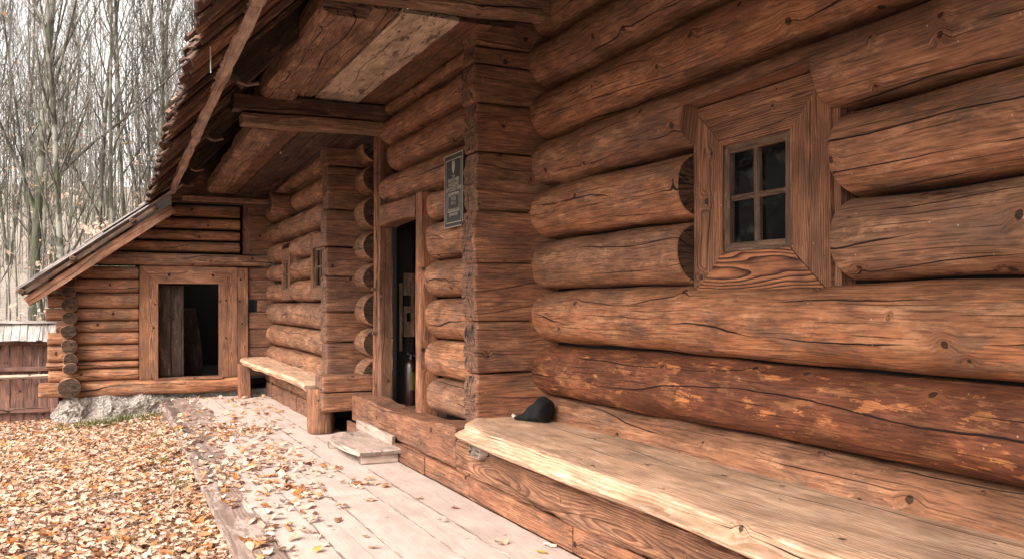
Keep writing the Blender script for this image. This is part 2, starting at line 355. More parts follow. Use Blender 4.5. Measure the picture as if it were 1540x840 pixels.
sc.cycles.use_denoising = True; sc.cycles.max_bounces = 6; sc.cycles.diffuse_bounces = 4

# ================================================================== LOG HOUSE
house = thing('log_house', 'old dark brown log house with thick round logs, deep shingled eave and small panes', 'house', (2.6, 5., 0))
FACE = math.pi * .0     # profile seam sits on the wall's inner side
# --- window wall (logs run along Y). sweep frame: axis +Y, side = +X, top = +Z ; seam a0=0 -> +X (inside)
core = MB(); addbox(core, 2.76, 3.0, -2.2, 5.2, .05, 3.6)
# openings are real: core is built round the window
core = MB()
for b in ((2.8, 3.0, -2.2, 2.62, .05, 3.6), (2.8, 3.0, 3.42, 5.3, .05, 3.6), (2.8, 3.0, 2.62, 3.42, .05, 1.3), (2.8, 3.0, 2.62, 3.42, 2.1, 3.6)): addbox(core, *b)
ww = core.build('window_wall', BLACK, house, smooth=False)
seams = [.30, .575, .925, 1.283, 1.62, 1.975, 2.30, 2.635, 2.97, 3.30, 3.62]
info = {1: (.75, .62), 2: (.1, .85), 3: (.35, .35), 4: (.2, .6), 5: (.15, .3), 6: (.1, .5), 7: (.1, .2), 8: (.1, .15), 9: (.1, .1)}  # tone drops up the wall: duller logs, plus eave shade put into colour
XC = 2.785
def wlog(z0, z1, y0, y1, seed, patch, tone, mat=LOG, **k):
    rz = (z1 - z0) / 2 - .002
    o = log('log', ww, (XC, y0, (z0 + z1) / 2), (XC, y1, (z0 + z1) / 2), .19, rz - .004, ex=2.35, n=64, du=.03, seed=seed, patch=patch, tone=tone, toneup=.14, amp=.009, bow=.007, mat=mat, **k); return o
Y0, Y1, WA, WB = -2.0, 5.12, 2.545, 3.475
wlog(seams[0], seams[1] + .01, Y0, Y1, 1.3, .45, .6, endr=0)
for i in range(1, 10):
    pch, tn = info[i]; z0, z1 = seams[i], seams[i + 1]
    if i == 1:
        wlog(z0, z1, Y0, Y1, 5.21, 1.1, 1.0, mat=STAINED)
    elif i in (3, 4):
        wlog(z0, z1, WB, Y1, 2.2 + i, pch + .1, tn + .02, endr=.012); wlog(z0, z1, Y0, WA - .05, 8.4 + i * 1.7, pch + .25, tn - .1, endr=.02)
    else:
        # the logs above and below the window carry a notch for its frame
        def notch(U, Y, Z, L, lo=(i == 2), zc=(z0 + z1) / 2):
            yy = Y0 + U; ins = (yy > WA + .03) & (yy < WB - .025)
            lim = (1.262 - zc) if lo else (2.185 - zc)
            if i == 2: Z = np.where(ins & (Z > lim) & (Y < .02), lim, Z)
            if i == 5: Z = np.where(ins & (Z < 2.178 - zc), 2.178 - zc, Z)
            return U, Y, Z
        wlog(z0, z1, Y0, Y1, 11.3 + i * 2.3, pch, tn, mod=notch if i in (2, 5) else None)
# upper log over the window is hewn back flush with the frame
# --- window in the window wall
def win_frame(parent, x, ya, yb, za, zb, w, th, mat=BOARD, tones=(.7, .5, .6, .55)):
    fr = bpy.data.objects.new('window_frame', None)
    W = yb - ya; H = zb - za
    obs = []
    def mit(a, b):
        def f(U, Y, Z, L): # mitre both ends: inner edge shorter
            k = (Y / w + .5)
            return U + np.where(U < L / 2, 1, -1) * w * k * np.clip(np.abs(U - L / 2) / (L / 2), 0, 1), Y, Z
        return f
    return mit
MITW = .155
def mitred(name, parent, p0, p1, inner, w, th, mat, c0=None, c1=None, **k):
    c0 = c0 or w; c1 = c1 or w
    """board from p0 to p1 along its outer edge, mitred at both ends; inner = direction of the inner edge"""
    inner = np.array(inner, float); p0 = np.array(p0, float) + inner * w / 2; p1 = np.array(p1, float) + inner * w / 2
    a = p1 - p0; a /= np.linalg.norm(a); up = np.cross(inner, a)   # side = a x up
    side = np.cross(a, up); sgn = np.sign(np.dot(side, inner))
    def f(U, Y, Z, L):
        kk = np.clip(sgn * Y / w + .5, 0, 1); lo = kk * (c0 - .0015) + .0015; hi = L - kk * (c1 - .0015) - .0015
        return lo + U / L * (hi - lo), Y, Z
    return sweep(MB(), p0, p1, rect_sec(w, th, .003, .03), up=up, mod=f, du=.03, endr=.002, **k).build(name, mat, parent)
win = bpy.data.objects.new('window', None)
wm = MB(); xf = 2.735; ya, yb, za, zb = 2.575, 3.47, 1.235, 2.17
# jamb box behind the casing = window's own mesh
for b in ((2.76, 2.98, ya + .14, ya + .21, za + .14, zb - .14), (2.76, 2.98, yb - .23, yb - .15, za + .14, zb - .14), (2.76, 2.98, ya + .21, yb - .23, za + .13, za + .18), (2.76, 2.98, ya + .21, yb - .23, zb - .2, zb - .15)): addbox(wm, *b)
win = wm.build('window', BOARD, house, smooth=False)
T = .05; XO = 2.70 + T / 2
mitred('casing', win, (XO, ya, za), (XO, ya, zb), (0, 1, 0), .228, T, BOARD, c0=.205, c1=.215, seed=3.1, tone=.55, pith=(.0, .045), amp=.002)
mitred('casing', win, (XO, yb, za), (XO, yb, zb), (0, -1, 0), .222, T, BOARD, c0=.205, c1=.215, seed=4.7, tone=.5, pith=(.02, .05), amp=.002)
mitred('casing', win, (XO, ya, zb), (XO, yb, zb), (0, 0, -1), .215, T, BOARD, c0=.228, c1=.222, seed=6.2, tone=.45, pith=(.03, .05), amp=.002)
mitred('casing', win, (XO, ya, za), (XO, yb, za), (0, 0, 1), .205, T + .004, CASE, c0=.228, c1=.222, seed=8.9, tone=.75, pith=(-.02, .035), amp=.002)
for (y_, sd_) in ((ya - .028, 2.3), (yb + .0, 2.9)):   # edge strip at the frame's sides
    if y_ < ya: beam('edge_strip', win, (2.765, y_ + .008, za - .0), (2.765, y_ + .008, zb - .03), .1, .036, BOARD, r=.004, up=(0, 1, 0), seed=sd_, tone=.55)
sy0, sy1, sz0, sz1 = ya + .248, yb - .242, za + .226, zb - .235
SASH = wood('sash_wood', (.085, .052, .036), (.13, .075, .048), (.22, .14, .09), (.03, .02, .015), ring=.25, fiber=.4, crack=.5, knot=.1, specks=0)
xs = 2.73
sm = bpy.data.objects.new('sash', None)
s1 = MB()
sash = sweep(s1, (xs, sy0, sz0), (xs, sy0, sz1), rect_sec(.035, .04, .004), up=(1, 0, 0), endr=.001)
sweep(s1, (xs, sy1, sz0), (xs, sy1, sz1), rect_sec(.035, .04, .004), up=(1, 0, 0), endr=.001)
sweep(s1, (xs + .001, sy0 - .017, sz0), (xs + .001, sy1 + .017, sz0), rect_sec(.035, .042, .004), endr=.001)
sweep(s1, (xs + .001, sy0 - .017, sz1), (xs + .001, sy1 + .017, sz1), rect_sec(.035, .042, .004), endr=.001)
ym = (sy0 + sy1) / 2 + .01; zm = (sz0 + sz1) / 2
sweep(s1, (xs + .003, ym, sz0), (xs + .003, ym, sz1), rect_sec(.024, .026, .004), up=(1, 0, 0), endr=.001)
sweep(s1, (xs + .005, sy0, zm), (xs + .005, sy1, zm), rect_sec(.024, .026, .004), endr=.001)
s1.build('sash', SASH, win)
N = NT('window_glass'); N.b.inputs['Base Color'].default_value = (.006, .005, .005, 1); N.b.inputs['Roughness'].default_value = .12; N.b.inputs['Specular IOR Level'].default_value = .09
N.b.inputs['IOR'].default_value = 1.25
gn = N.noise(N.n('ShaderNodeTexCoord').outputs['Object'], 9, 3); N.put(N.b.inputs['Normal'], N.bump(gn, .004)); N.put(N.b.inputs['Base Color'], N.mix(N.ss(gn, .5, .7), (.004, .004, .004), (.03, .027, .024))); GLASS = N.m
for (a, b) in ((sy0, ym), (ym, sy1)):
    for (c, d) in ((sz0, zm), (zm, sz1)):
        addbox(MB(), 2.742, 2.745, a + .002, b - .002, c + .002, d - .002).build('pane', GLASS, win, smooth=False)

# --- near corner: squared logs run along X, crossing at Y 5.06..5.28
rz_ = [.40, .74, 1.08, 1.46, 1.80, 2.18, 2.50, 2.755, 2.87, 3.08]
cmb = MB(); addbox(cmb, 2.3, 2.9, 5.15, 5.2, .1, 3.1); corner = cmb.build('corner', BLACK, house, smooth=False)
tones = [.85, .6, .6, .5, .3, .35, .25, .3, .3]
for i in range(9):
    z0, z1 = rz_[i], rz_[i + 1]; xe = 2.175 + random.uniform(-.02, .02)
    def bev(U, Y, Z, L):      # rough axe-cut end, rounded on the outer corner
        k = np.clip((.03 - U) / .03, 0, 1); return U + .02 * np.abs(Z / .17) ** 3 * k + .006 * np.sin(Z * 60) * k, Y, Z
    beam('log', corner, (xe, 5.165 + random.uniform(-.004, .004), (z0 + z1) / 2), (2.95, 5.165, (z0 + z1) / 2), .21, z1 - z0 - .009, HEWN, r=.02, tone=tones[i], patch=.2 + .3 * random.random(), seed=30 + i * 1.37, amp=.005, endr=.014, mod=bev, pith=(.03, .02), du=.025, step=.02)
# --- door wall logs, X centre 2.42
XD = 2.415; dmb = MB()
for b in ((2.44, 2.6, 5.3, 6.2, .2, 2.95), (2.44, 2.6, 7.45, 8.1, .2, 2.95), (2.44, 2.6, 6.2, 7.45, 2.06, 2.95)): addbox(dmb, *b)
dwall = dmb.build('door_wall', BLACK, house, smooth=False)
ds = [.36, .635, .925, 1.24, 1.53, 1.82, 2.06]
for i in range(6):
    z0, z1 = ds[i], ds[i + 1]; log('log', dwall, (XD, 6.17 + random.uniform(-.02, .03), (z0 + z1) / 2), (XD, 5.2, (z0 + z1) / 2), .175, (z1 - z0) / 2 - .003, a0=math.pi, ex=2.5, tone=[.35, .8, .8, .6, .5, .45][i], patch=.2 + .35 * (i == 3), seed=50 + i * 1.9, endr=.03, n=56, du=.03)
us_ = [2.075, 2.335, 2.60, 2.84, 2.98]
for i in range(4):
    z0, z1 = us_[i], us_[i + 1]; log('log', dwall, (XD, [7.36, 7.14, 7.36, 7.3][i], (z0 + z1) / 2), (XD, 5.2, (z0 + z1) / 2), .175 if i < 3 else .15, (z1 - z0) / 2 - .002, a0=math.pi, ex=2.4, tone=[.45, .4, .42, .25][i], patch=.15, seed=61 + i * 2.1, endr=.035, taper=-.05, n=56)
dsl = [.34, .68, .967, 1.29, 1.58, 1.886, 2.22, 2.51, 2.80]
for i in range(8):
    z0, z1 = dsl[i], dsl[i + 1]; log('log', dwall, (XD + .005, 7.76, (z0 + z1) / 2), (XD + .005, 8.12, (z0 + z1) / 2), .21, (z1 - z0) / 2 + .004, tone=.35, patch=.2, seed=71 + i * 1.1, n=56, endr=.008)
# --- door frame
dfm = MB(); sweep(dfm, (2.305, 7.385, .33), (2.305, 7.385, 2.9), rect_sec(.12, .10, .012, .03), up=(0, 1, 0), tone=.25, pith=(.05, .04), seed=9.2, endr=.004, patch=.1)
df = dfm.build('door_frame', BOARD, house)
beam('trim', df, (2.245, 7.44, .36), (2.25, 7.43, 2.72), .05, .07, HEWN, r=.015, tone=.9, up=(0, 1, 0), seed=2.6)
sweep(MB(), (2.30, 6.27, .30), (2.31, 6.28, 2.06), rect_sec(.17, .125, .03, .03), up=(0, 1, 0), tone=1., pith=(.02, .02), seed=14.2, amp=.007, endr=.01, patch=.1).build('post', HEWN, df)
sweep(MB(), (2.315, 6.385, 1.965), (2.315, 7.31, 1.965), rect_sec(.17, .19, .02, .03), tone=.5, seed=15.2, amp=.006, pith=(.04, .1), mod=lambda U, Y, Z, L: (U, Y, Z + .02 * np.sin(U * 3.2) * (Z < 0))).build('lintel', HEWN, df)
for (y_, z_) in ((7.41, 1.32), (7.40, .93), (7.26, 1.26)):
    tube(MB(), [(2.195 if y_ > 7.3 else 2.23, y_, z_), (2.25, y_, z_)], .016, 8).build('peg', HEWN, df)
tube(MB(), [(2.30, 7.62, 2.41), (2.22, 7.36, 2.33)], .013, 6).build('peg', HEWN, df)
# --- sill beams below the door
sl = sweep(MB(), (2.18, 5.13, .245), (2.18, 7.62, .235), rect_sec(.22, .22, .02, .03), tone=.62, seed=17.7, amp=.008, pith=(.02, .06), patch=.15, bow=.0,
           mod=lambda U, Y, Z, L: (U, Y, Z + np.where(Z > 0, .045 * np.exp(-((U - .0) / .5) ** 2) - .0 + .03 * np.exp(-((U - 2.3) / .35) ** 2), 0))).build('door_sill', HEWN, house)
mbf = MB(); addbox(mbf, 2.3, 6., 5.2, 11., .24, .28); mbf.build('floor', DARKW, house, smooth=False)
sweep(MB(), (2.17, -2, .215), (2.17, 5.11, .215), rect_sec(.20, .2, .03, .03), tone=.55, seed=19.1, amp=.014, lump=.012, pith=(.03, .03), patch=.1).build('sill_log', BOARD, house)
sweep(MB(), (2.20, 5.2, .06), (2.20, 7.6, .06), rect_sec(.2, .14, .02, .03), tone=.6, seed=18.1, amp=.008).build('sill_log', HEWN, house)
yy = [7.7, 5.62, 4.83, 3.55, 2.2, .8, -1.8]
for i, (a, b) in enumerate(zip(yy[:-1], yy[1:])):
    sweep(MB(), (2.055 + (i % 2) * .004, a - .004, .062), (2.055 + (i % 2) * .004, b + .004, .062), rect_sec(.03, .124, .005, .02), tone=[.5, .75, .8, .95, .9, .8][i], seed=81.3 + i * 3.3, pith=(.05, .1), patch=.15, amp=.002, endr=.003).build('base_board', HEWN, house)
# --- far corner, squared logs along X at Y 8.05..8.27
fr_ = [.27, .50, .82, 1.105, 1.455, 1.73, 2.09, 2.50, 2.70]
fc = MB(); addbox(fc, 2.05, 2.5, 8.1, 8.2, .1, 2.65); fcorner = fc.build('corner', BLACK, house, smooth=False)
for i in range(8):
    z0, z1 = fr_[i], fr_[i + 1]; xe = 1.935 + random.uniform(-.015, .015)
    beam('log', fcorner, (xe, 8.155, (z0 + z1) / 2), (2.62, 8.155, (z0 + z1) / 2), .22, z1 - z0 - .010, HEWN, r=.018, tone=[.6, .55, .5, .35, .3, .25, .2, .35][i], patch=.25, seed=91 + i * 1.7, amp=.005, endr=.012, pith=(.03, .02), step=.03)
for (z0, z1, t_) in ((.215, .385, .75), (.39, .535, .8)):   # two protruding beam ends beside the far bench
    beam('log', fcorner, (1.80, 7.77, (z0 + z1) / 2), (2.28, 7.77, (z0 + z1) / 2), .3, z1 - z0 - .002, HEWN, r=.02, tone=t_, seed=101 + z0, amp=.005, endr=.01, pith=(.02, .08))
# --- far wall (two small windows)
XF = 2.145; fm_ = MB()
for b in ((2.2, 2.36, 8.25, 11.6, .1, 1.25), (2.2, 2.36, 8.25, 11.6, 1.75, 2.75), (2.2, 2.36, 9.0, 9.95, 1.25, 1.75), (2.2, 2.36, 10.5, 11.6, 1.25, 1.75)): addbox(fm_, *b)
fwall = fm_.build('far_wall', BLACK, house, smooth=False)
fs = [.10, .37, .645, .92, 1.205, 1.46, 1.70, 1.965, 2.235, 2.49, 2.74]
for i in range(10):
    z0, z1 = fs[i], fs[i + 1]; zc = (z0 + z1) / 2; rz2 = (z1 - z0) / 2 - .002
    spans = [(8.2, 11.55)]
    if i in (4, 5): spans = [(8.97, 9.98), (10.52, 11.55)]
    if i == 6: spans = [(8.97, 9.98), (10.52, 11.55)]
    if i == 8: spans = [(8.2, 9.9), (10.3, 11.55)]
    for (a, b) in spans:
        log('log', fwall, (XF, a, zc), (XF, b, zc), .175, rz2, tone=.42 + random.uniform(-.1, .12), patch=.25, seed=111 + i * 1.3 + a, endr=.03 if len(spans) > 1 else .006, n=40, ex=2.3)
log('log', fwall, (1.78, 10.12, 2.36), (2.3, 10.12, 2.36), .12, .12, tone=.2, seed=140.2, endr=.01)   # cross log end
for (a, b) in ((8.30, 8.93), (10.0, 10.5)):
    z0, z1 = 1.235, 1.90 if a < 9 else 1.84
    m_ = MB(); xw = 1.985
    for (c, d, g, h) in ((a, a + .1, z0, z1), (b - .1, b, z0, z1), (a + .1, b - .1, z0, z0 + .12), (a + .1, b - .1, z1 - .14, z1)): addbox(m_, xw, 2.2, c, d, g, h, tone=.45)
    wi = m_.build('window', BOARD, house, smooth=False)
    m_ = MB()
    for (c, d, g, h) in ((a + .1, a + .125, z0 + .12, z1 - .14), (b - .125, b - .1, z0 + .12, z1 - .14), (a + .125, b - .125, z0 + .12, z0 + .145), (a + .125, b - .125, z1 - .165, z1 - .14), ((a + b) / 2 - .01, (a + b) / 2 + .01, z0 + .145, z1 - .165), (a + .125, (a + b) / 2 - .01, (z0 + z1) / 2 - .01, (z0 + z1) / 2 + .01), ((a + b) / 2 + .01, b - .125, (z0 + z1) / 2 - .01, (z0 + z1) / 2 + .01)): addbox(m_, xw + .025, xw + .05, c, d, g, h)
    m_.build('sash', SASH, wi, smooth=False)
    addbox(MB(), xw + .052, xw + .055, a + .1, b - .1, z0 + .12, z1 - .14).build('pane', GLASS, wi, smooth=False)
fb = MB()                                      # low planks leaning at the foot of the far wall
for k in range(9):
    a = 7.95 + k * .38; sweep(fb, (1.97 + .01 * (k % 2), a, .085 + .01 * (k % 3)), (1.975, a + .37, .085), rect_sec(.05, .18, .01, .04), tone=.3, patch=.2, seed=150 + k)
fb.build('base_board', HEWN, house)
# --- inner shell so that door and ceiling gaps look into a room painted black for its shade
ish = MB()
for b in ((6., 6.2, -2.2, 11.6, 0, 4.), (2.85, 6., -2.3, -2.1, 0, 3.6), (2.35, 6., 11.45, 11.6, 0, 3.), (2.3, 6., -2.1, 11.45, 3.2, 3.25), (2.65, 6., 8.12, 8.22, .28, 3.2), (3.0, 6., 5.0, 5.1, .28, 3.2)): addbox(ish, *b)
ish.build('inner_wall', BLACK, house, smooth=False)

# --- porch ceiling: beams across (X), boards along (Y)
cl = bpy.data.objects.new('porch_ceiling', None)
cbm = MB()
cl = sweep(cbm, (1.05, 7.32, 2.715), (2.42, 7.32, 2.745), rect_sec(.17, .10, .02, .03), tone=.55, seed=161.1, amp=.008, patch=.2, pith=(.02, .1)).build('porch_ceiling', CEIL, house)
cb = lambda *a, **k: sweep(MB(), *a, **k)
cb((1.02, 4.87, 3.03), (2.6, 4.87, 3.085), rect_sec(.15, .13, .02, .03), tone=.45, seed=163.3, amp=.01, bow=-.01).build('beam', CEIL, cl)
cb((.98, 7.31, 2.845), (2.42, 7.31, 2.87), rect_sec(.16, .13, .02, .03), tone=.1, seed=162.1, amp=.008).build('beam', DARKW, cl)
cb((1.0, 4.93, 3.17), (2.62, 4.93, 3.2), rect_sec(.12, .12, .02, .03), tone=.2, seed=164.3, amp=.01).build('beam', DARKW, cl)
cb((.92, 11.28, 2.50), (2.1, 11.28, 2.50), rect_sec(.08, .06, .01, .03), tone=.5, seed=165.3, amp=.004).build('beam', CEIL, cl)
def cboard(x0, x1, y0, y1, z0, z1, mat, tone, seed, patch=.2, th=.04, r=.01, amp=.006):
    return cb(((x0 + x1) / 2, y0, z0 + th / 2), ((x0 + x1) / 2, y1, z1 + th / 2), rect_sec(x1 - x0, th, r, .03), tone=tone, seed=seed, patch=patch, amp=amp, pith=(.03, .06)).build('ceiling_board', mat, cl)
cboard(1.465, 1.63, 4.95, 7.6, 2.955, 2.94, CEIL, .35, 171.2)
cboard(1.655, 2.03, 4.95, 7.6, 2.955, 2.94, PALEB, .5, 172.9, .75)
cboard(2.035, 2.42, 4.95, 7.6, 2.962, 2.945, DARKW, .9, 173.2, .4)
cboard(1.64, 1.66, 4.95, 7.6, 2.99, 2.99, BLACK, .3, 174.)  # black strip put into the board gap as its shade
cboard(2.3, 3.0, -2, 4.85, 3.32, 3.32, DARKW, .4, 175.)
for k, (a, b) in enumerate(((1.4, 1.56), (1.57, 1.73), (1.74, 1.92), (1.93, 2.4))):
    cboard(a, b, 7.4, 11.4, 2.69, 2.58, [DARKW, SOOT_SHADE, SOOT_SHADE, SOOT_SHADE][k], [.8, .9, .6, .3][k], 176.6 + k, .3)
for k, (a, b) in enumerate(((1.4, 1.6), (1.61, 1.9), (1.91, 2.3))): cboard(a, b, -1.9, 4.8, 3.1, 3.1, CEIL, .3, 186.6 + k, .3)
# eave plate logs along Y
pl = lambda *a, **k: sweep(MB(), *a, **k).build('eave_plate', CEIL, cl)
pl((1.315, 4.97, 3.0), (1.345, 7.55, 3.0), rect_sec(.29, .22, .06, .03), tone=.5, seed=191.2, patch=.1, amp=.01, pith=(.05, .05))
pl((1.29, 7.42, 2.76), (1.34, 11.4, 2.67), rect_sec(.25, .2, .06, .03), tone=.45, seed=192.2, patch=.15, amp=.01, pith=(.05, .05))
pl((1.25, -1.9, 3.12), (1.30, 4.8, 3.12), rect_sec(.29, .2, .06, .03), tone=.35, seed=193.2, patch=.15, amp=.01)
# --- main roof: long split shingles running up the slope, three ragged layers at the eave
def ex(y): return .345 + SHEARE * y
rf = MB(); yk = -2.0; k = 0
TH = R(45)
while yk < 11.38:
    w_ = random.uniform(.05, .09)
    for layer in range(3):
        jx = random.uniform(-.035, .03) + layer * random.uniform(.0, .02) - (.03 if layer == 1 else 0)
        x0 = ex(yk) + jx - .01; zz = 2.42 + (x0 - ex(yk)) + layer * .032 + random.uniform(-.006, .006) + (.024 if k % 2 else 0)
        L = [4.2, .8, .7][layer] + random.uniform(-.1, .1)
        p0 = (x0, yk + w_ / 2 + random.uniform(-.008, .008), zz); p1 = (x0 + L * math.cos(TH), yk + w_ / 2 + random.uniform(-.02, .02), zz + L * math.sin(TH))
        sweep(rf, p0, p1, rect_sec(w_ * 1.02, .014, .003, .2), up=(-math.sin(TH), 0, math.cos(TH)), seed=random.random() * 40, tone=random.random() * (.9 if random.random() < .4 else .3), patch=random.random() * .4, du=.5, amp=.002, endr=0, pith=(.1, .1),
              mod=lambda U, Y, Z, L, tw=random.uniform(-.45, .45): (U, Y, Z + Y * tw))
    yk += w_; k += 1
roof = rf.build('roof', SHING, house)
r2 = MB()                                     # upper courses seen from above and the far slope
for kx in range(7):
    s0 = .5 + kx * .62
    x0 = .35 + s0 * math.cos(TH); z0 = 2.42 + s0 * math.sin(TH) + .09
    yk = -2.0
    while yk < 11.3:
        w_ = random.uniform(.1, .16); xx = x0 + SHEARE * yk + random.uniform(-.015, .015)
        sweep(r2, (xx, yk + w_ / 2, z0 + .03), (xx + .75 * math.cos(TH), yk + w_ / 2, z0 + .75 * math.sin(TH) - .01), rect_sec(w_, .016, .003, .3), up=(-math.sin(TH), 0, math.cos(TH)), seed=random.random() * 40, tone=.1, patch=.2, du=1, amp=0, endr=0)
        yk += w_ + .004
r2.build('shingle_course', GREYW, roof)
bk = MB(); bk.add([(3.6, -2, 5.7), (3.6, 11.38, 5.7), (6.6, 11.38, 2.6), (6.6, -2, 2.6), (3.6, -2, 5.62), (3.6, 11.38, 5.62), (6.6, 11.38, 2.52), (6.6, -2, 2.52)], [(0, 3, 2, 1), (4, 5, 6, 7), (0, 1, 5, 4), (1, 2, 6, 5), (2, 3, 7, 6), (3, 0, 4, 7)]); bk.build('rear_slope', GREYW, roof, smooth=False)
# gable infill of the far end, above the ceiling
def gable(ya, yb, zmin):
    gb = MB(); rows = [2.45, 2.60, 2.74] + [2.74 + k * .26 for k in range(1, 11)]
    V = []
    for a, b in zip(rows[:-1], rows[1:]):
        x0 = .62 + (a - 2.42) + .10; x1 = 2.3 if b < 2.75 else 6.3 - (a - 2.5) * .95
        if a < 2.7: x0 = .80
        if x1 > x0 + .2 and a >= zmin: addbox(gb, x0, x1, ya, yb, a, b, tone=.3)
    return gb.build('gable_boards', DARKW, house, smooth=False)
gable(11.3, 11.36, 2.4); gable(-1.96, -1.9, 2.7)
# purlin pole along the eave, rafters on the plate
sweep(MB(), (.585, -1.95, 2.70), (.675, 4.2, 2.645), rect_sec(.075, .07, .02, .02), tone=.6, seed=201.1, amp=.006, patch=.1, du=.04).build('purlin', PALEB, roof)
sweep(MB(), (.675, 4.2, 2.645), (.795, 11.3, 2.575), rect_sec(.075, .07, .02, .02), tone=.5, seed=202.1, amp=.009, patch=.25, du=.04, bow=.012).build('purlin', STEPW, roof)
for j, y_ in enumerate((-1.0, .6, 2.3, 3.9, 5.72, 7.75, 9.6, 10.9)):
    xs0 = .78 + SHEARE * (y_ - 5); z_ = 2.42 + (xs0 - ex(y_)) - .11
    ra = sweep(MB(), (xs0 - .02, y_, z_), (xs0 + 2.4, y_, z_ + 2.42), rect_sec(.15, .17, .006, .03), up=(-.707, 0, .707), tone=.35, seed=211 + j * 1.7, amp=.008, patch=.3).build('rafter', SOOT_SHADE, roof)
    tube(MB(), [(xs0 + .0, y_ - .085, z_ - .05), (xs0 + .05, y_ - .12, z_ - .075), (xs0 + .12, y_ - .12, z_ - .055)], .011, 6).build('peg', CEIL, roof)
tube(MB(), [(.49, 4.42, 2.46), (.492, 4.42, 2.33)], .0028, 6).build('hanging_wire', plain('pale_wire', (.75, .75, .72), .4), roof)
for (x_, y_, z_) in ((1.42, 6.9, 2.93), (1.40, 7.9, 2.66), (1.6, 8.4, 2.68)): tube(MB(), [(x_, y_, z_ + .03), (x_ - .03, y_ - .03, z_ - .04)], .011, 6).build('peg', PALEB, cl)

# ================================================================== ANNEX
ann = thing('log_annex', 'low log annex at the far end with an open dark doorway and sloping lean-to roof', 'outbuilding', (.6, 11.6, 0))
am = MB(); addbox(am, -.3, .5, 11.62, 11.7, .1, 1.6); addbox(am, -.25, 1.95, 11.62, 11.7, 1.66, 1.7)
aw = am.build('end_wall', BLACK, ann, smooth=False)
zs = [.25, .40, .49, .69, .843, .98, 1.135, 1.32, 1.49, 1.65]
lefts = [-.55, -.57, -.56, -.56, -.47, -.58, -.56, -.55, -.52]
for i in range(9):
    z0, z1 = zs[i], zs[i + 1]; zc = (z0 + z1) / 2
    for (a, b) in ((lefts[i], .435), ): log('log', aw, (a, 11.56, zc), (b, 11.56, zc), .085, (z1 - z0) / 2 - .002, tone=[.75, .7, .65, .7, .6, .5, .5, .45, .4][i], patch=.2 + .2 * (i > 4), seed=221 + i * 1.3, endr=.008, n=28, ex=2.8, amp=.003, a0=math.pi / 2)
log('sill_log', aw, (-.65, 11.53, .163), (1.72, 11.53, .155), .12, .092, tone=.75, seed=235.5, patch=.15, endr=.01, ex=3.2, a0=math.pi / 2)
gz = [1.66, 1.83, 1.985, 2.13, 2.285, 2.45]; 
beamz = log('lintel_log', aw, (-.32, 11.47, 1.745), (2.02, 11.47, 1.74), .07, .075, tone=.15, seed=236.5, endr=.01, ex=2.6)
for i in range(1, 5):
    z0, z1 = gz[i], gz[i + 1]; xl = .76 - (2.30 - z0) / .735 + .1
    log('log', aw, (xl, 11.56, (z0 + z1) / 2), (1.64, 11.56, (z0 + z1) / 2), .08, (z1 - z0) / 2 - .011, tone=.5, seed=240 + i, endr=.006, n=28, ex=2.8, amp=.003, a0=math.pi / 2)
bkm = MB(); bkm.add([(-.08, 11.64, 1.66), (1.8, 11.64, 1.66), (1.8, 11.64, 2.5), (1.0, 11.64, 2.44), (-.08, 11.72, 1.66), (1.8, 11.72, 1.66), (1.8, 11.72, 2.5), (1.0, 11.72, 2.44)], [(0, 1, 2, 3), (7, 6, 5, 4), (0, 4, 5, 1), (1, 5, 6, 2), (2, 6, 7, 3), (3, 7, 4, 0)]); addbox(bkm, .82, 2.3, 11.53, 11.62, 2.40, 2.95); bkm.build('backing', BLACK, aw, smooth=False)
beam('corner_post', aw, (1.72, 11.57, 1.83), (1.72, 11.57, 2.47), .07, .1, HEWN, tone=.3, up=(0, 1, 0))
zz = [.25, .62, .86, 1.08, 1.24, 1.50, 1.66, 1.82, 2.34, 2.47]
for i in range(9):
    if i == 6: continue
    x0 = 1.745 if i != 3 else 1.86
    beam('log', aw, (x0, 11.54, (zz[i] + zz[i + 1]) / 2), (2.08, 11.54, (zz[i] + zz[i + 1]) / 2), .12, zz[i + 1] - zz[i] - .006, HEWN, r=.014, tone=.3, seed=250 + i, up=(0, 0, 1), patch=.2)
# left wall log ends crossing the end wall
ez = [(1.475, .085), (1.325, .07), (1.175, .085), (1.02, .075), (.862, .083), (.68, .088), (.53, .075), (.425, .07), (.20, .115)]
lw = MB(); addbox(lw, -.4, -.27, 11.7, 14.6, -.2, 1.5); lwall = lw.build('side_wall', DARKW, ann, smooth=False)
for i, (z_, r_) in enumerate(ez):
    xj = -.325 + random.uniform(-.012, .012)
    log('log', lwall, (xj, 11.32 + random.uniform(-.04, .04), z_), (xj, 14.6, z_), r_ * 1.06, r_, tone=.3, patch=.5, seed=260 + i * 1.9, n=30, endr=.006, du=.08)
# door surround
def vboard(x0, x1, z0, z1, y, th, **k): return sweep(MB(), ((x0 + x1) / 2, y, z0), ((x0 + x1) / 2, y, z1), rect_sec(x1 - x0, th, .004, .03), up=(0, 1, 0), **k)
def topmit(sg, w_, h_=.215): return lambda U, Y, Z, L: (U * (L - np.clip(sg * Y / w_ + .5, 0, 1) * h_) / L, Y, Z)
def vb2(x0, x1, sg, **k): return sweep(MB(), ((x0 + x1) / 2, 11.475, .25), ((x0 + x1) / 2, 11.475, 1.652), rect_sec(x1 - x0, .05, .004, .03), up=(0, 1, 0), mod=topmit(sg, x1 - x0) if sg else None, amp=.002, endr=.002, **k)
_, sv_, _, _ = frame_of((0, 0, 0), (0, 0, 1), (0, 1, 0)); SX = 1 if sv_[0] > 0 else -1
surr = vb2(.44, .655, SX, tone=.75, seed=271.2, pith=(.03, .05), patch=.2).build('door_frame', BOARD, ann)
vb2(1.375, 1.60, -SX, tone=.7, seed=272.4, pith=(.03, .05)).build('casing', BOARD, surr)
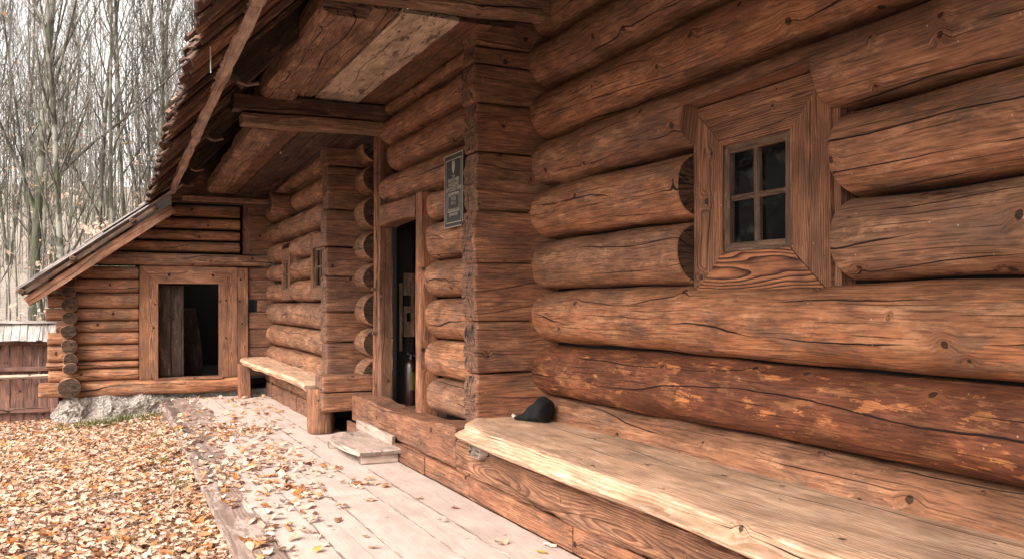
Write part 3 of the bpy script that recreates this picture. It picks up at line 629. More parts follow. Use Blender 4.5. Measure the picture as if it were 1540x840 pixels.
vb2(1.605, 1.735, 0, tone=.6, seed=273.4, pith=(.02, .04)).build('casing', BOARD, surr)
mitred('casing', surr, (.44, 11.475, 1.655), (1.60, 11.475, 1.655), (0, 0, -1), .215, .05, BOARD, seed=274.4, tone=.6, pith=(.04, .05), amp=.002)
for (x_, z_) in ((1.46, 1.23), (1.46, .75), (1.63, 1.22), (1.66, .93), (1.64, 1.5), (.78, 1.55), (1.30, 1.55)):
    tube(MB(), [(x_, 11.442, z_), (x_, 11.45, z_)], .018 if z_ > 1.54 else .012, 8).build('peg_hole', BLACK, surr)
addbox(MB(), .62, 1.42, 11.42, 11.62, .235, .262, tone=.5).build('threshold', BOARD, surr, smooth=False)
dl = MB()
for k in range(2): sweep(dl, (.73 + k * .16, 11.62 + k * .02, .27), (.73 + k * .16, 11.62 + k * .02, 1.42), rect_sec(.155, .035, .004, .04), up=(0, 1, 0), tone=.3, seed=281 + k, patch=.3)
dl.build('door', SOOT_SHADE, ann)  # wood darkened to stand in for the dim doorway
lb = sweep(MB(), (1.12, 12.5, .2), (1.10, 12.62, 1.12), rect_sec(.34, .04, .01, .04), up=(0, 1, 0), tone=.5, seed=285.1, patch=.5, amp=.006, mod=lambda U, Y, Z, L: (U, Y * (1 - .45 * (U / L) ** 2), Z)).build('leaning_board', SOOT_SHADE); origin(lb, (1.12, 12.5, .2)); tag(lb, 'dim grey tapering board leaning inside the dark annex doorway', 'board')  # grey board coloured dark, indoor shade put into the wood
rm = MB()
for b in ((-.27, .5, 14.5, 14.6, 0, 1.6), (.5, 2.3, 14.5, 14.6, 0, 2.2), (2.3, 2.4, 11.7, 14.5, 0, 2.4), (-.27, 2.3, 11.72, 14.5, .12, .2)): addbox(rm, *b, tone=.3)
rm.build('inner_wall', BLACK, ann, smooth=False)  # painted black in place of the annex's inner shade
# lean-to roof
SL = math.atan(1.07 / 1.45)
ar = MB(); nx = []
yk = 11.02
while yk < 14.7:
    w_ = random.uniform(.1, .15)
    for layer, (s0, L) in enumerate(((0., 2.45), (.03, 1.1), (.85, .9), (1.6, .8))):
        j = random.uniform(-.02, .02); s0 += j; zo = [0, .022, .045, .066][layer]
        p0 = (-.86 + s0 * math.cos(SL), yk + w_ / 2, 1.335 + s0 * math.sin(SL) + zo); p1 = (p0[0] + L * math.cos(SL), p0[1], p0[2] + L * math.sin(SL))
        if p1[0] > .95: f = (.95 - p0[0]) / (p1[0] - p0[0]); p1 = tuple(a + (b - a) * f for a, b in zip(p0, p1))
        sweep(ar, p0, p1, rect_sec(w_, .015, .003, .3), up=(-math.sin(SL), 0, math.cos(SL)), seed=random.random() * 30, tone=.2, patch=.2, du=.6, amp=.002, endr=0)
    yk += w_ + .003
aroof = ar.build('roof', GREYW, ann)
bpn = (math.cos(SL), 0, math.sin(SL))
sweep(MB(), (-.745, 11.09, 1.205), (.80, 11.09, 1.205 + 1.545 * math.tan(SL)), rect_sec(.05, .11, .01, .03), up=(-math.sin(SL), 0, math.cos(SL)), tone=.5, seed=291.1, amp=.004).build('barge_board', HEWN, aroof)
sweep(MB(), (-.80, 11.05, 1.295), (.62, 11.05, 1.295 + 1.42 * math.tan(SL)), rect_sec(.03, .05, .006, .03), up=(-math.sin(SL), 0, math.cos(SL)), tone=.1, seed=292.1, amp=.004).build('batten', DARKW, aroof)
for s in (.08, .72, 1.5):
    x_ = -.86 + s * math.cos(SL); z_ = 1.335 + s * math.sin(SL) - .055
    log('lath', aroof, (x_, 11.0, z_), (x_, 14.6, z_), .035, .03, tone=.3, n=12, du=.3, amp=.003)
# stone foundation
def rock(mb, c, s, seed, flat=.0, sub=3, cr=.35):
    import bmesh
    bm = bmesh.new(); bmesh.ops.create_icosphere(bm, subdivisions=sub, radius=1); rr_ = np.random.RandomState(seed)
    v = np.array([tuple(x.co) for x in bm.verts]); f = [[x.index for x in p.verts] for p in bm.faces]; bm.free()
    for _ in range(16):
        d = rr_.normal(size=3); d /= np.linalg.norm(d); h = rr_.uniform(.55, .92); pj = v @ d; v = v - np.maximum(pj - h, 0)[:, None] * d * .9
    for q_ in range(34):
        f_ = 5 + q_ * .9; d = rr_.normal(size=3) * f_; v = v * (1 + (.11 / f_ + .004) * np.sin(v @ d + rr_.uniform(0, 6) + 2 * np.sin(v[:, 0] * 3 + q_)))[:, None]
    mb.add(v * np.array(s) + np.array(c), None, f); return mb
N = NT('limestone'); tc = N.n('ShaderNodeTexCoord').outputs['Object']
n1 = N.noise(tc, 6, 6, .65); n2 = N.noise(tc, 40, 4, .7); n3 = N.noise(tc, 2.5, 3)
cc = N.mix(N.ss(n1, .35, .65), (.32, .27, .235), (.56, .50, .45)); cc = N.mix(N.ss(n2, .5, .36), cc, (.2, .16, .13)); cc = N.mix(N.math('MULTIPLY', N.ss(n3, .55, .7), .5), cc, (.22, .2, .14))
N.put(N.b.inputs['Base Color'], cc); N.b.inputs['Roughness'].default_value = .9; N.put(N.b.inputs['Normal'], N.bump(N.math('ADD', n1, N.math('MULTIPLY', n2, .5)), .09)); STONE = N.m
st = MB()
spec = [(-.22, -.1, .27, .27), (.02, -.08, .3, .28), (.28, -.07, .32, .27), (.52, -.1, .27, .22), (.7, -.13, .2, .17), (-.32, -.17, .2, .24), (.16, -.2, .3, .16), (.45, -.22, .3, .14), (-.1, -.24, .3, .14), (.62, .0, .17, .06), (.3, .03, .12, .05), (.05, .03, .15, .045), (.86, -.05, .16, .1), (1.05, -.08, .16, .12)]
for i, (x_, z_, sx, sz) in enumerate(spec): rock(st, (x_, 11.58 + random.uniform(-.05, .03) + (.05 if z_ > -.02 else 0), z_ + .0), (sx, .2, sz * .95), 300 + i, sub=5)
addbox(st, -.4, 2.3, 11.6, 14.6, -.4, .06); 
fo = st.build('foundation', STONE, ann); tag(fo, 'pale whitewashed rough stone footing')

# ================================================================== GROUND, DECK
def gz_(x, y):
    x = np.asarray(x, float); y = np.asarray(y, float)
    b = -.06 - .21 * np.clip((y - 4) / 6.5, 0, 1) ** 1.0 * np.clip((1.6 - x) / 1.5, 0, 1) - .1 * np.clip((y - 4) / 6.5, 0, 1) * 0
    b = b + .02 * np.sin(x * 1.7 + 1) * np.sin(y * 1.3) * np.clip((.4 - x), 0, 1)
    d = np.sqrt(np.clip(y - 16, 0, 1e9))
    hill = np.clip((y - 17) / 60, 0, 1.4) ** 1.25 * 9
    return b + hill + .25 * np.sin(x * .23 + 2) * np.clip((y - 17) / 20, 0, 1) - .1 * np.clip((-x - 3) / 6, 0, 3)
N = NT('forest_floor'); tc = N.n('ShaderNodeTexCoord').outputs['Object']
n1 = N.noise(tc, 9, 6, .7); n2 = N.noise(tc, 1.1, 4); n3 = N.noise(tc, 38, 3, .7)
cc = N.mix(N.ss(n1, .35, .65), (.13, .105, .085), (.28, .23, .19)); cc = N.mix(N.ss(n3, .45, .65), cc, (.40, .33, .28)); cc = N.mix(N.math('MULTIPLY', N.ss(n2, .6, .75), .6), cc, (.10, .10, .03))
N.put(N.b.inputs['Base Color'], cc); N.b.inputs['Roughness'].default_value = .9; N.put(N.b.inputs['Normal'], N.bump(n1, .03)); SOIL = N.m
xs_ = np.concatenate([np.linspace(-220, -12, 30), np.linspace(-11, 4, 76), np.linspace(5, 220, 30)]); ys_ = np.concatenate([np.linspace(-150, -5, 16), np.linspace(-4, 20, 97), np.linspace(21, 60, 40), np.linspace(64, 300, 40)])
XX, YY = np.meshgrid(xs_, ys_, indexing='ij'); ZZ = gz_(XX, YY); nI, nJ = XX.shape; idx = np.arange(nI * nJ).reshape(nI, nJ)
g = MB().add(np.stack([XX, YY, ZZ], -1).reshape(-1, 3), np.stack([idx[:-1, :-1], idx[1:, :-1], idx[1:, 1:], idx[:-1, 1:]], -1).reshape(-1, 4)).build('ground', SOIL)
tag(g, 'leaf covered earth yard rising into the wood', 'ground', kind='structure')
# deck: planks along Y
dk = MB(); XP = [.57, .80, 1.035, 1.285, 1.545, 1.745, 2.035]
def dpatch(x0):
    def f(U, Y, Z):
        yw = -2 + U; xw = x0 + Y
        lim = .80 + .01 * np.sin(yw * 3) + np.clip((yw - 6.5) / 3.8, 0, 1) * .30 + .035 * np.sin(yw * 2.1) * (yw > 5) + np.where(yw > 10.6, .06, 0)
        return np.where(xw < lim, 2.3, .15) 
    return f
for i in range(6):
    x0, x1 = XP[i], XP[i + 1]; cuts = [[-2, 5.2, 11.46], [-2, 11.46], [-2, 7.4, 11.46], [-2, 5.25, 11.46], [-2, 3.0, 9.2, 11.46], [-2, 11.46]][i]
    for a, b in zip(cuts[:-1], cuts[1:]):
        xc = (x0 + x1) / 2
        def pf(U, Y, Z, a=a, xc=xc, x0=x0, x1=x1):
            # side vector of a +Y sweep is +X
            yw = a + U; xw = xc + Y
            lim = .802 + np.clip((yw - 6.2) / 3.6, 0, 1) * .30 + (.03 * np.sin(yw * 2.1) + .015 * np.sin(yw * 7)) * (yw > 5) - .08 * (yw > 11.2)
            hw = (x1 - x0 - .0035) / 2
            return 2.6 * np.clip((lim - xw) / .02 + .5, 0, 1) + .05 + .95 * (np.abs(Y) > hw - .0035)
        sp = rect_sec(x1 - x0 - .0035, .045, .002, .02)
        spl = (.0 if i else 1)
        sweep(dk, (xc, a + .002, -.0225 + .0015 * (i == 0)), (xc, b - .002, -.0225 + .0015 * (i == 0)), sp, tone=random.uniform(.3, .8), patch=pf, seed=310 + i * 2.9 + a, amp=.0012, du=.04, pith=(random.uniform(-.05, .05), random.uniform(.04, .1)), endr=.002,
              mod=(lambda U, Y, Z, L, a=a: (U, np.where(Y < 0, Y + .02 * (a + U - 4) * 1. * .9, Y), Z)) if i == 0 else None)
for y_ in np.arange(-1.8, 11.4, .95): addbox(dk, .66, 2.0, y_, y_ + .1, -.2, -.05, tone=.1, patch=2)
for y_ in np.arange(-1.75, 11.4, .95):
    for xp in XP[:-1]:
        for dx_ in (.05, .17):
            if xp + dx_ < 2.0:
                a_ = np.linspace(0, 6.283, 9)[:-1]; cx_, cy_ = xp + dx_ + random.uniform(-.012, .012) + (.1 if xp < .6 else 0), y_ + random.uniform(-.02, .02)
                dk.add(np.stack([cx_ + .0045 * np.cos(a_), cy_ + .0045 * np.sin(a_), 0 * a_ + .0022], 1), None, [(0, k, k + 1) for k in range(1, 7)], wp=np.tile([1., 6., 0.], (8, 1)))
addbox(dk, .66, 2.0, -1.95, 11.4, -.0495, -.046, tone=.1, patch=4)
deck = tag(dk.build('deck', DECK), 'pale pinkish plank walkway along the house', 'walkway', kind='structure')

# ================================================================== BENCHES, STEP
b1 = thing('plank_bench', 'long wide pale bench plank with wavy live edge beneath the framed window', 'bench', (2.3, 2., 0))
def b1mod(U, Y, Z, L):
    yw = -1.6 + U; xf = 1.875 + .0 * yw
    # front edge (Y<0): waney, undercut below, rounded near end
    front = np.clip((-Y) / .3, 0, 1)
    edge = 1.90 + .010 * np.sin(yw * 2.3 + .5) + .005 * np.sin(yw * 5.1) + .05 * np.clip((yw - 2.6) / 2.2, 0, 1)
    edge = edge + .30 * np.clip((yw - 4.72) / .42, 0, 1) ** 2.2
    target = edge - (-.36); 
    slant = np.where(Z > 0, .05 + .02 * np.sin(yw * 3.1), 0)
    Yn = Y + front * (edge + slant - (2.27 - .36))
    Zn = Z + np.where(Z > 0, .004 * np.sin(yw * 4) * front, .006 * np.sin(yw * 2.7 + 1))
    return U, Yn, Zn
sweep(MB(), (2.27, -1.6, .41), (2.27, 5.07, .41), rect_sec(.72, .085, .022, .025), tone=.5, seed=331.7, patch=.32, amp=.003, du=.035, endr=.02, pith=(.34, .09), mod=b1mod).build('seat', BENCH, b1)
for y_ in (4.72, 2.2, -.4):
    sweep(MB(), (2.03, y_, .318), (2.30, y_, .318), rect_sec(.16, .1, .02, .03), tone=.3, seed=340 + y_, amp=.006).build('support', STEPW, b1)
b2 = thing('wooden_bench', 'shorter worn bench with stump legs below the two tiny windows', 'bench', (1.8, 9.5, 0))
def b2mod(U, Y, Z, L):
    f = np.clip(-Y / .2, 0, 1); e = .008 * np.sin(U * 4.1) + .004 * np.sin(U * 9.7) + .09 * np.clip((U - 3.25) / .3, 0, 1) ** 2
    return U, Y + f * (e + np.where(Z < 0, .02, 0)), Z + .006 * np.sin(U * 2.2) - .02 * np.clip((.5 - U) / .5, 0, 1)
sweep(MB(), (1.885, 7.9, .44), (1.78, 11.42, .455), rect_sec(.40, .075, .02, .025), tone=.6, seed=351.7, patch=.3, amp=.005, du=.035, endr=.014, pith=(-.08, .05), mod=b2mod).build('seat', BENCH, b2)
STUMP = HEWN
sweep(MB(), (1.83, 7.86, .0), (1.83, 7.88, .41), round_sec(.105, .13, 26, 0, 3.), tone=.75, seed=352.7, up=(0, 1, 0), amp=.006, endr=.008, patch=.1).build('leg', STUMP, b2)
sweep(MB(), (1.66, 11.25, .0), (1.65, 11.25, .425), rect_sec(.14, .2, .02, .03), tone=.9, seed=353.7, up=(0, 1, 0), amp=.005, endr=.008).build('leg', STUMP, b2)
sp_ = thing('doorstep', 'low weathered step slab with a curved front on short blocks below the door sill', 'step', (1.87, 6.6, 0))
def stmod(U, Y, Z, L):
    return U, Y + np.where(Y < 0, -.045 * np.cos((U / L - .5) * 3) + .04 + .10 * np.clip((U - .7) / .3, 0, 1) ** 1.5, 0), Z
sweep(MB(), (1.865, 6.12, .088), (1.865, 7.12, .088), rect_sec(.38, .042, .012, .02), tone=.5, seed=361.2, patch=.3, amp=.003, mod=stmod, endr=.01, pith=(.02, .05)).build('board', STEPW, sp_)
sweep(MB(), (1.74, 6.20, .0325), (2.03, 6.20, .0325), rect_sec(.09, .065, .012, .03), tone=.2, seed=362.2).build('block', STEPW, sp_)
sweep(MB(), (1.70, 6.98, .0325), (2.0, 6.98, .0325), rect_sec(.08, .065, .012, .03), tone=.2, seed=363.2).build('block', STEPW, sp_)
sweep(MB(), (2.03, 6.28, .145), (2.03, 7.28, .145), rect_sec(.035, .075, .008, .03), tone=.5, seed=364.2, patch=.2).build('back_strip', STEPW, sp_)

# ================================================================== SMALL THINGS
pq = thing('plaque', 'dark metal plaque with pale lettering hung on the logs right of the door', 'plaque', (2.2, 5.38, 1.97))
px = 2.195; y0, y1, z0, z1 = 5.285, 5.625, 1.72, 2.225
PLM = plain('plaque_dark', (.012, .011, .009), .5, .3, 12, .4); PLL = plain('plaque_pale', (.26, .23, .19), .5, .2)
m_ = MB(); addbox(m_, px, px + .012, y0, y1, z0, z1); m_.build('plate', PLM, pq, smooth=False)
def rectline(mb, a, b, c, d, t=.005):
    for q in ((a, b, c, c + t), (a, b, d - t, d), (a, a + t, c + t, d - t), (b - t, b, c + t, d - t)): addbox(mb, px - .002, px, q[0], q[1], q[2], q[3])
m_ = MB(); rectline(m_, y0, y1, z0, z1, .007); rectline(m_, y0 + .03, y1 - .03, z0 + .03, z1 - .035, .006); rectline(m_, y0 + .065, y1 - .065, z0 + .105, z0 + .235, .005)
# emblem: a small shield
m_.build('border', PLL, pq, smooth=False)
em = MB(); yc = (y0 + y1) / 2; em.add([(px - .002, yc + a, z1 - .05 + b) for a, b in ((-.022, 0), (.022, 0), (.026, -.05), (.012, -.078), (0, -.092), (-.012, -.078), (-.026, -.05))], None, [(0, i, i + 1) for i in range(1, 6)]); em.build('emblem', PLL, pq, smooth=False)
def text(s, yc, zc, size, name='lettering'):
    c = bpy.data.curves.new('tmp', 'FONT'); c.body = s; c.size = size; c.align_x = 'CENTER'; c.align_y = 'CENTER'; c.extrude = .0008; c.offset = size * .012
    tmp = bpy.data.objects.new('tmp', c); C.objects.link(tmp); me = bpy.data.meshes.new_from_object(tmp.evaluated_get(bpy.context.evaluated_depsgraph_get())); bpy.data.objects.remove(tmp); bpy.data.curves.remove(c)
    me.name = name; o = bpy.data.objects.new(name, me); C.objects.link(o); o.parent = pq; me.materials.clear(); me.materials.append(PLL)
    o.location = (px - .001 - pq.location.x, yc - pq.location.y, zc - pq.location.z); o.rotation_euler = (R(90), 0, R(-90)); return o
for s, dz, sz in (('УРСР', .155, .018), ("ПАМ'ЯТНИК", .182, .034), ('НАРОДНОЇ', .212, .034), ('АРХІТЕКТУРИ', .245, .040)): text(s, yc, z1 - dz, sz)
for s, dz, sz in (('ДЕРЕВ\'ЯНА', .275, .032), ('ХАТА', .305, .034), ('XIX СТ.', .335, .026)): text(s, yc, z1 - dz - .005, sz)
for s, dz, sz in (('ОХОРОНЯЄТЬСЯ', .388, .026), ('ДЕРЖАВОЮ', .418, .026)): text(s, yc, z1 - dz, sz)

# black cap lying against the wall at the end of the bench
CL = plain('black_cloth', (.006, .006, .006), .9, .5, 60, .3, bump=.003)
cm_ = MB(); nu, nv_ = 40, 34; V = []
for i in range(nu + 1):
    t = i / nu                       # 0 = tip towards the corner, 1 = fat end
    k_ = min(1, max(0, (t - .06) / .62)); hgt = .022 + .128 * k_ ** 1.25 + .006 * math.sin(t * 19); wid = .045 + .05 * math.sin(min(1, t * 1.1) * 1.57) + .006 * math.sin(t * 15)
    e = max(0., 1 - ((t - .5) / .5) ** 10) ** .5
    for j in range(nv_):
        a = 2 * math.pi * j / nv_; ca_, sa_ = math.cos(a), math.sin(a)
        r_ = 1 + .07 * math.sin(3 * a + t * 6) + .06 * abs(math.sin(9 * t + 2 * a)) + .05 * abs(math.sin(13 * t + 4 * a)) - .05
        zz_ = hgt / 2 + hgt / 2 * math.copysign(abs(sa_) ** .75, sa_) * r_ * e; xx_ = wid * ca_ * r_ * e
        V.append((xx_ + .02 * math.sin(t * 5), (.5 - t) * .27, max(0, zz_)))
ang = R(33); V = np.array(V); V2 = V.copy(); V2[:, 0] = V[:, 0] * math.cos(ang) + -V[:, 1] * math.sin(ang); V2[:, 1] = V[:, 0] * math.sin(ang) + V[:, 1] * math.cos(ang)
V2 += np.array([2.475, 4.80, .452])
q = [(i * nv_ + j, i * nv_ + (j + 1) % nv_, (i + 1) * nv_ + (j + 1) % nv_, (i + 1) * nv_ + j) for i in range(nu) for j in range(nv_)]
cm_.add(V2, q)
cap_ = cm_.build('cloth_cap', CL); origin(cap_, (2.475, 4.8, .452)); tag(cap_, 'crumpled black cloth cap lying on the pale bench against the corner', 'cap')

# inside the doorway: extinguisher and hanging panel
RED = plain('dull_red_paint', (.012, .002, .002), .35, .3, 8, .5); YEL = plain('yellow_label', (.05, .038, .008), .5, .1); BLK = plain('black_rubber', (.02, .02, .02), .5, .2)
ext = thing('fire_extinguisher', 'dark red fire extinguisher with yellow label standing just inside the doorway', 'extinguisher', (2.53, 7.31, .28))
def lathe(mb, c, prof, n=24):
    V = [(c[0] + r * math.cos(2 * math.pi * k / n), c[1] + r * math.sin(2 * math.pi * k / n), c[2] + z) for r, z in prof for k in range(n)]
    q = [(i * n + k, i * n + (k + 1) % n, (i + 1) * n + (k + 1) % n, (i + 1) * n + k) for i in range(len(prof) - 1) for k in range(n)]
    return mb.add(V, q)
lathe(MB(), (2.53, 7.31, .28), [(0, 0), (.055, 0), (.058, .01), (.058, .34), (.05, .375), (.03, .4), (.018, .41), (.018, .43), (0, .43)]).build('cylinder', RED, ext)
tube(MB(), [(2.53, 7.31, .71), (2.53, 7.31, .745)], .014, 10).build('valve', BLK, ext)
tube(MB(), [(2.53, 7.31, .745), (2.49, 7.25, .755), (2.47, 7.23, .75)], .008, 8).build('handle', BLK, ext)
tube(MB(), [(2.54, 7.31, .735), (2.60, 7.28, .70), (2.605, 7.27, .55), (2.595, 7.26, .42)], .009, 8).build('hose', BLK, ext)
m_ = MB(); n = 8; V = []
for k in range(n + 1):
    a = R(235 + k * 9); V += [(2.53 + .0595 * math.cos(a), 7.31 + .0595 * math.sin(a), .42), (2.53 + .0595 * math.cos(a), 7.31 + .0595 * math.sin(a), .58)]
m_.add(V, [(2 * k, 2 * k + 2, 2 * k + 3, 2 * k + 1) for k in range(n)]); m_.build('label_band', YEL, ext)
pn = thing('wall_rack', 'narrow grey wooden rack with square openings hanging in the dark doorway', 'rack', (2.55, 7.43, .9))
m_ = MB()
for b in ((2.50, 2.60, 7.42, 7.44, .89, 1.03), (2.50, 2.525, 7.42, 7.44, 1.03, 1.11), (2.57, 2.60, 7.42, 7.44, 1.03, 1.11), (2.50, 2.60, 7.42, 7.44, 1.11, 1.17), (2.57, 2.60, 7.42, 7.44, 1.17, 1.27), (2.50, 2.60, 7.42, 7.44, 1.27, 1.47)): addbox(m_, *b)
m_.build('rack_board', SASH, pn, smooth=False)
m_ = MB(); addbox(m_, 2.462, 2.486, 7.42, 7.44, .76, 1.38); m_.build('slat', SASH, pn, smooth=False)

# ================================================================== FENCE
fe = thing('plank_fence', 'reddish plank fence with its own little grey shingled roof left of the annex', 'fence', (-1.5, 12., -.3))
m_ = MB(); x = -3.6
while x < -.5:
    w_ = random.uniform(.13, .2); sweep(m_, (x + w_ / 2, 12.0, -.33), (x + w_ / 2, 12.0, .74), rect_sec(w_ - .004, .03, .004, .05), up=(0, 1, 0), tone=random.uniform(.2, .9), patch=.5, seed=random.random() * 30, du=.2, pith=(.02, .05)); x += w_
m_.build('planks', FENCEW, fe)
for z_ in (.72, .40, -.10): beam('rail', fe, (-3.6, 11.955, z_), (-.52, 11.955, z_ - .01), .05, .055, FENCEW, tone=.5)
log('pole', fe, (-3.6, 11.88, .27), (-.45, 11.9, .31), .025, .022, PALEB, n=12, tone=.6)
beam('post', fe, (-.5, 11.96, -.35), (-.5, 11.96, .74), .09, .09, FENCEW, up=(0, 1, 0))
m_ = MB(); x = -3.65
while x < -.42:
    w_ = random.uniform(.06, .1); sweep(m_, (x + w_ / 2, 11.78, .735 + random.uniform(-.008, .008)), (x + w_ / 2, 12.02, .95), rect_sec(w_ - .003, .014, .003, .1), tone=.5, seed=random.random() * 30, du=.2, endr=0)
    sweep(m_, (x + w_ / 2, 12.26, .735), (x + w_ / 2, 12.02, .95), rect_sec(w_ - .003, .014, .003, .1), tone=.5, seed=random.random() * 30, du=.2, endr=0); x += w_
m_.build('roof', GREYW, fe)
beam('ridge_cap', fe, (-3.66, 12.0, .965), (-.46, 12.0, .965), .09, .03, GREYW, tone=.5)

# ================================================================== LEAVES
LEAFM = attrcol('dry_leaf', .6, .25, .15); LEAFP = attrcol('pale_leaf', .6, .25, .3)
def leaf_template(kind, rr_):
    if kind == 0:   # lobed maple/oak outline
        an = np.linspace(0, 2 * math.pi, 15)[:-1]; rad = np.array([1., .62, .92, .5, .78, .42, .55, .35, .55, .42, .78, .5, .92, .62]) * rr_.uniform(.85, 1.15, 14)
    else:
        an = np.linspace(0, 2 * math.pi, 11)[:-1]; rad = np.array([1.25, .8, .62, .6, .75, 1.05, .75, .6, .62, .8]) * rr_.uniform(.92, 1.08, 10)
    x = np.cos(an) * rad; y = np.sin(an) * rad; z = rr_.uniform(.1, .5) * np.abs(y) + rr_.uniform(-.35, .35) * x ** 2 + .12 * np.sin(an * rr_.randint(2, 5) + rr_.uniform(0, 6))
    v = np.concatenate([[[0, 0, -.02]], np.stack([x, y, z], 1)]); n = len(an)
    t = [(0, i + 1, (i + 1) % n + 1) for i in range(n)]
    return v, np.array(t)
TM = [leaf_template(k % 2, np.random.RandomState(k + 5)) for k in range(14)]
PAL = np.array([(.60, .39, .28), (.54, .32, .205), (.66, .47, .37), (.50, .25, .12), (.46, .18, .05), (.34, .14, .06), (.58, .39, .28), (.50, .28, .09), (.18, .075, .04)]); PW = np.array([.27, .18, .20, .12, .09, .06, .09, .012, .04]); PW /= PW.sum()
def scatter(mb, X, Y, Z, size, tilt, lift=0, pale=0.):
    n = len(X); kinds = rs.randint(0, len(TM), n)
    for k in range(len(TM)):
        ii = np.where(kinds == k)[0]; m = len(ii)
        if not m: continue
        v, t = TM[k]; s_ = rs.uniform(*size, m); az = rs.uniform(0, 6.283, m); ta = rs.normal(0, tilt, m); tb = rs.normal(0, tilt, m)
        flip = np.where(rs.rand(m) < .5, -1., 1.)
        V = v[None] * s_[:, None, None]; V = V.copy(); V[..., 2] *= flip[:, None]
        x, y, z = V[..., 0], V[..., 1], V[..., 2]
        z2 = z * np.cos(ta)[:, None] + y * np.sin(ta)[:, None]; y2 = y * np.cos(ta)[:, None] - z * np.sin(ta)[:, None]
        x3 = x * np.cos(tb)[:, None] + z2 * np.sin(tb)[:, None]; z3 = z2 * np.cos(tb)[:, None] - x * np.sin(tb)[:, None]
        x4 = x3 * np.cos(az)[:, None] - y2 * np.sin(az)[:, None]; y4 = x3 * np.sin(az)[:, None] + y2 * np.cos(az)[:, None]
        zmin = z3.min(1) if lift else 0 * ta
        P = np.stack([x4 + X[ii][:, None], y4 + Y[ii][:, None], z3 - (zmin[:, None] if lift else 0) + Z[ii][:, None]], -1)
        col = PAL[rs.choice(len(PAL), m, p=PW)] * rs.uniform(.75, 1.15, (m, 1)); nvv = len(v)
        rot = np.clip(np.sin(X[ii] * 4.1 + 1.3 * np.sin(Y[ii] * 2.2)) * np.sin(Y[ii] * 3.3 + X[ii]) - .45, 0, 1)[:, None] * 1.5 * (rs.rand(m, 1) < .8); col = col * (1 - .35 * rot) + np.array([.14, .06, .03]) * .35 * rot
        mb.add(P.reshape(-1, 3), None, (t[None] + (np.arange(m) * nvv)[:, None, None]).reshape(-1, 3), lc=np.repeat(col, nvv, 0))
n = 66000
gx = rs.uniform(-3.2, .7, n); gy = rs.uniform(1., 11.9, n)
keep = ~((gx > .585 + .018 * (gy - 4)) & (gy < 11.4)) & ~((gx > -.4) & (gy > 11.45)); dens = .62 + .38 * np.sin(gx * 2.3 + gy * 1.1) * np.sin(gy * 1.7 - gx); keep &= rs.rand(n) < np.clip(dens + .35, .3, 1)
grassy = (np.abs(gx - .15) < .55) & (gy > 10.5) & (gy < 11.3); keep &= ~grassy | (rs.rand(n) < .5)
gx, gy = gx[keep], gy[keep]; lm = MB(); scatter(lm, gx, gy, gz_(gx, gy) + rs.uniform(.005, .05, len(gx)), (.021, .038), .22)
n = 14000; hx = rs.uniform(-9, .6, n); hy = rs.uniform(-3, 16, n); k_ = (hx < -3.1) | (hy > 12.3) | (hy < 1.0); k_ &= ~((hx > -.5) & (hy > 11.4) & (hy < 14.8)); hx, hy = hx[k_], hy[k_]; scatter(lm, hx, hy, gz_(hx, hy) + .02, (.035, .06), .3)
for _ in range(170):
    x = random.uniform(-2.6, .5); y = random.uniform(3, 11); z = float(gz_(x, y)) + random.uniform(.03, .06); a = random.uniform(0, 6.28); L = random.uniform(.06, .25)
    tube(lm, [(x, y, z), (x + math.cos(a) * L * .5, y + math.sin(a) * L * .5, z + random.uniform(-.01, .02)), (x + math.cos(a + .3) * L, y + math.sin(a + .3) * L, z - .01)], [.0035, .003, .0015], 4, lc=(.07, .05, .04), cap=False)
tag(lm.build('leaf_litter', LEAFM, smooth=False, lc=True), 'thick carpet of fallen tan and orange leaves on the yard', 'leaf litter', kind='stuff')
# drifts of leaves on the deck
dm = MB(); DX = []; DY = []
for (cx, cy, sx, sy, n) in ((.95, 8.3, .22, .45, 150), (1.2, 8.15, .2, .35, 90), (.98, 6.5, .17, .5, 120), (1.12, 5.6, .13, .35, 60), (1.25, 7.0, .18, .3, 70), (1.35, 6.3, .12, .3, 45), (.7, 6.0, .09, .4, 50), (.95, 10.2, .2, .7, 50), (1.6, 10.2, .15, .7, 60), (1.45, 8.4, .15, .4, 35), (.72, 4.3, .07, .2, 16), (.95, 4.7, .06, .3, 16), (1.55, 5.5, .07, .12, 14), (1.0, 5.1, .15, .5, 26), (1.3, 9.2, .4, 1., 20), (1.2, 11.2, .4, .12, 20), (.66, 7.4, .06, .4, 26)):
    DX.append(rs.normal(cx, sx, n)); DY.append(rs.normal(cy, sy, n))
DX = np.concatenate(DX); DY = np.concatenate(DY); k_ = (DX > .6) & (DX < 1.95) & (DY < 11.35) & (DY > 3.7) & ~((DX > 1.62) & (DY > 6.05) & (DY < 7.2)) & ~((DX > 1.6) & (DY > 7.5) & (DY < 8.1)); DX, DY = DX[k_], DY[k_]
scatter(dm, DX, DY, np.full(len(DX), .004), (.024, .042), .24, lift=1)
tag(dm.build('leaf_drift', LEAFM, smooth=False, lc=True), 'small dry leaves drifted in patches across the pale walkway', 'leaf litter', kind='stuff')
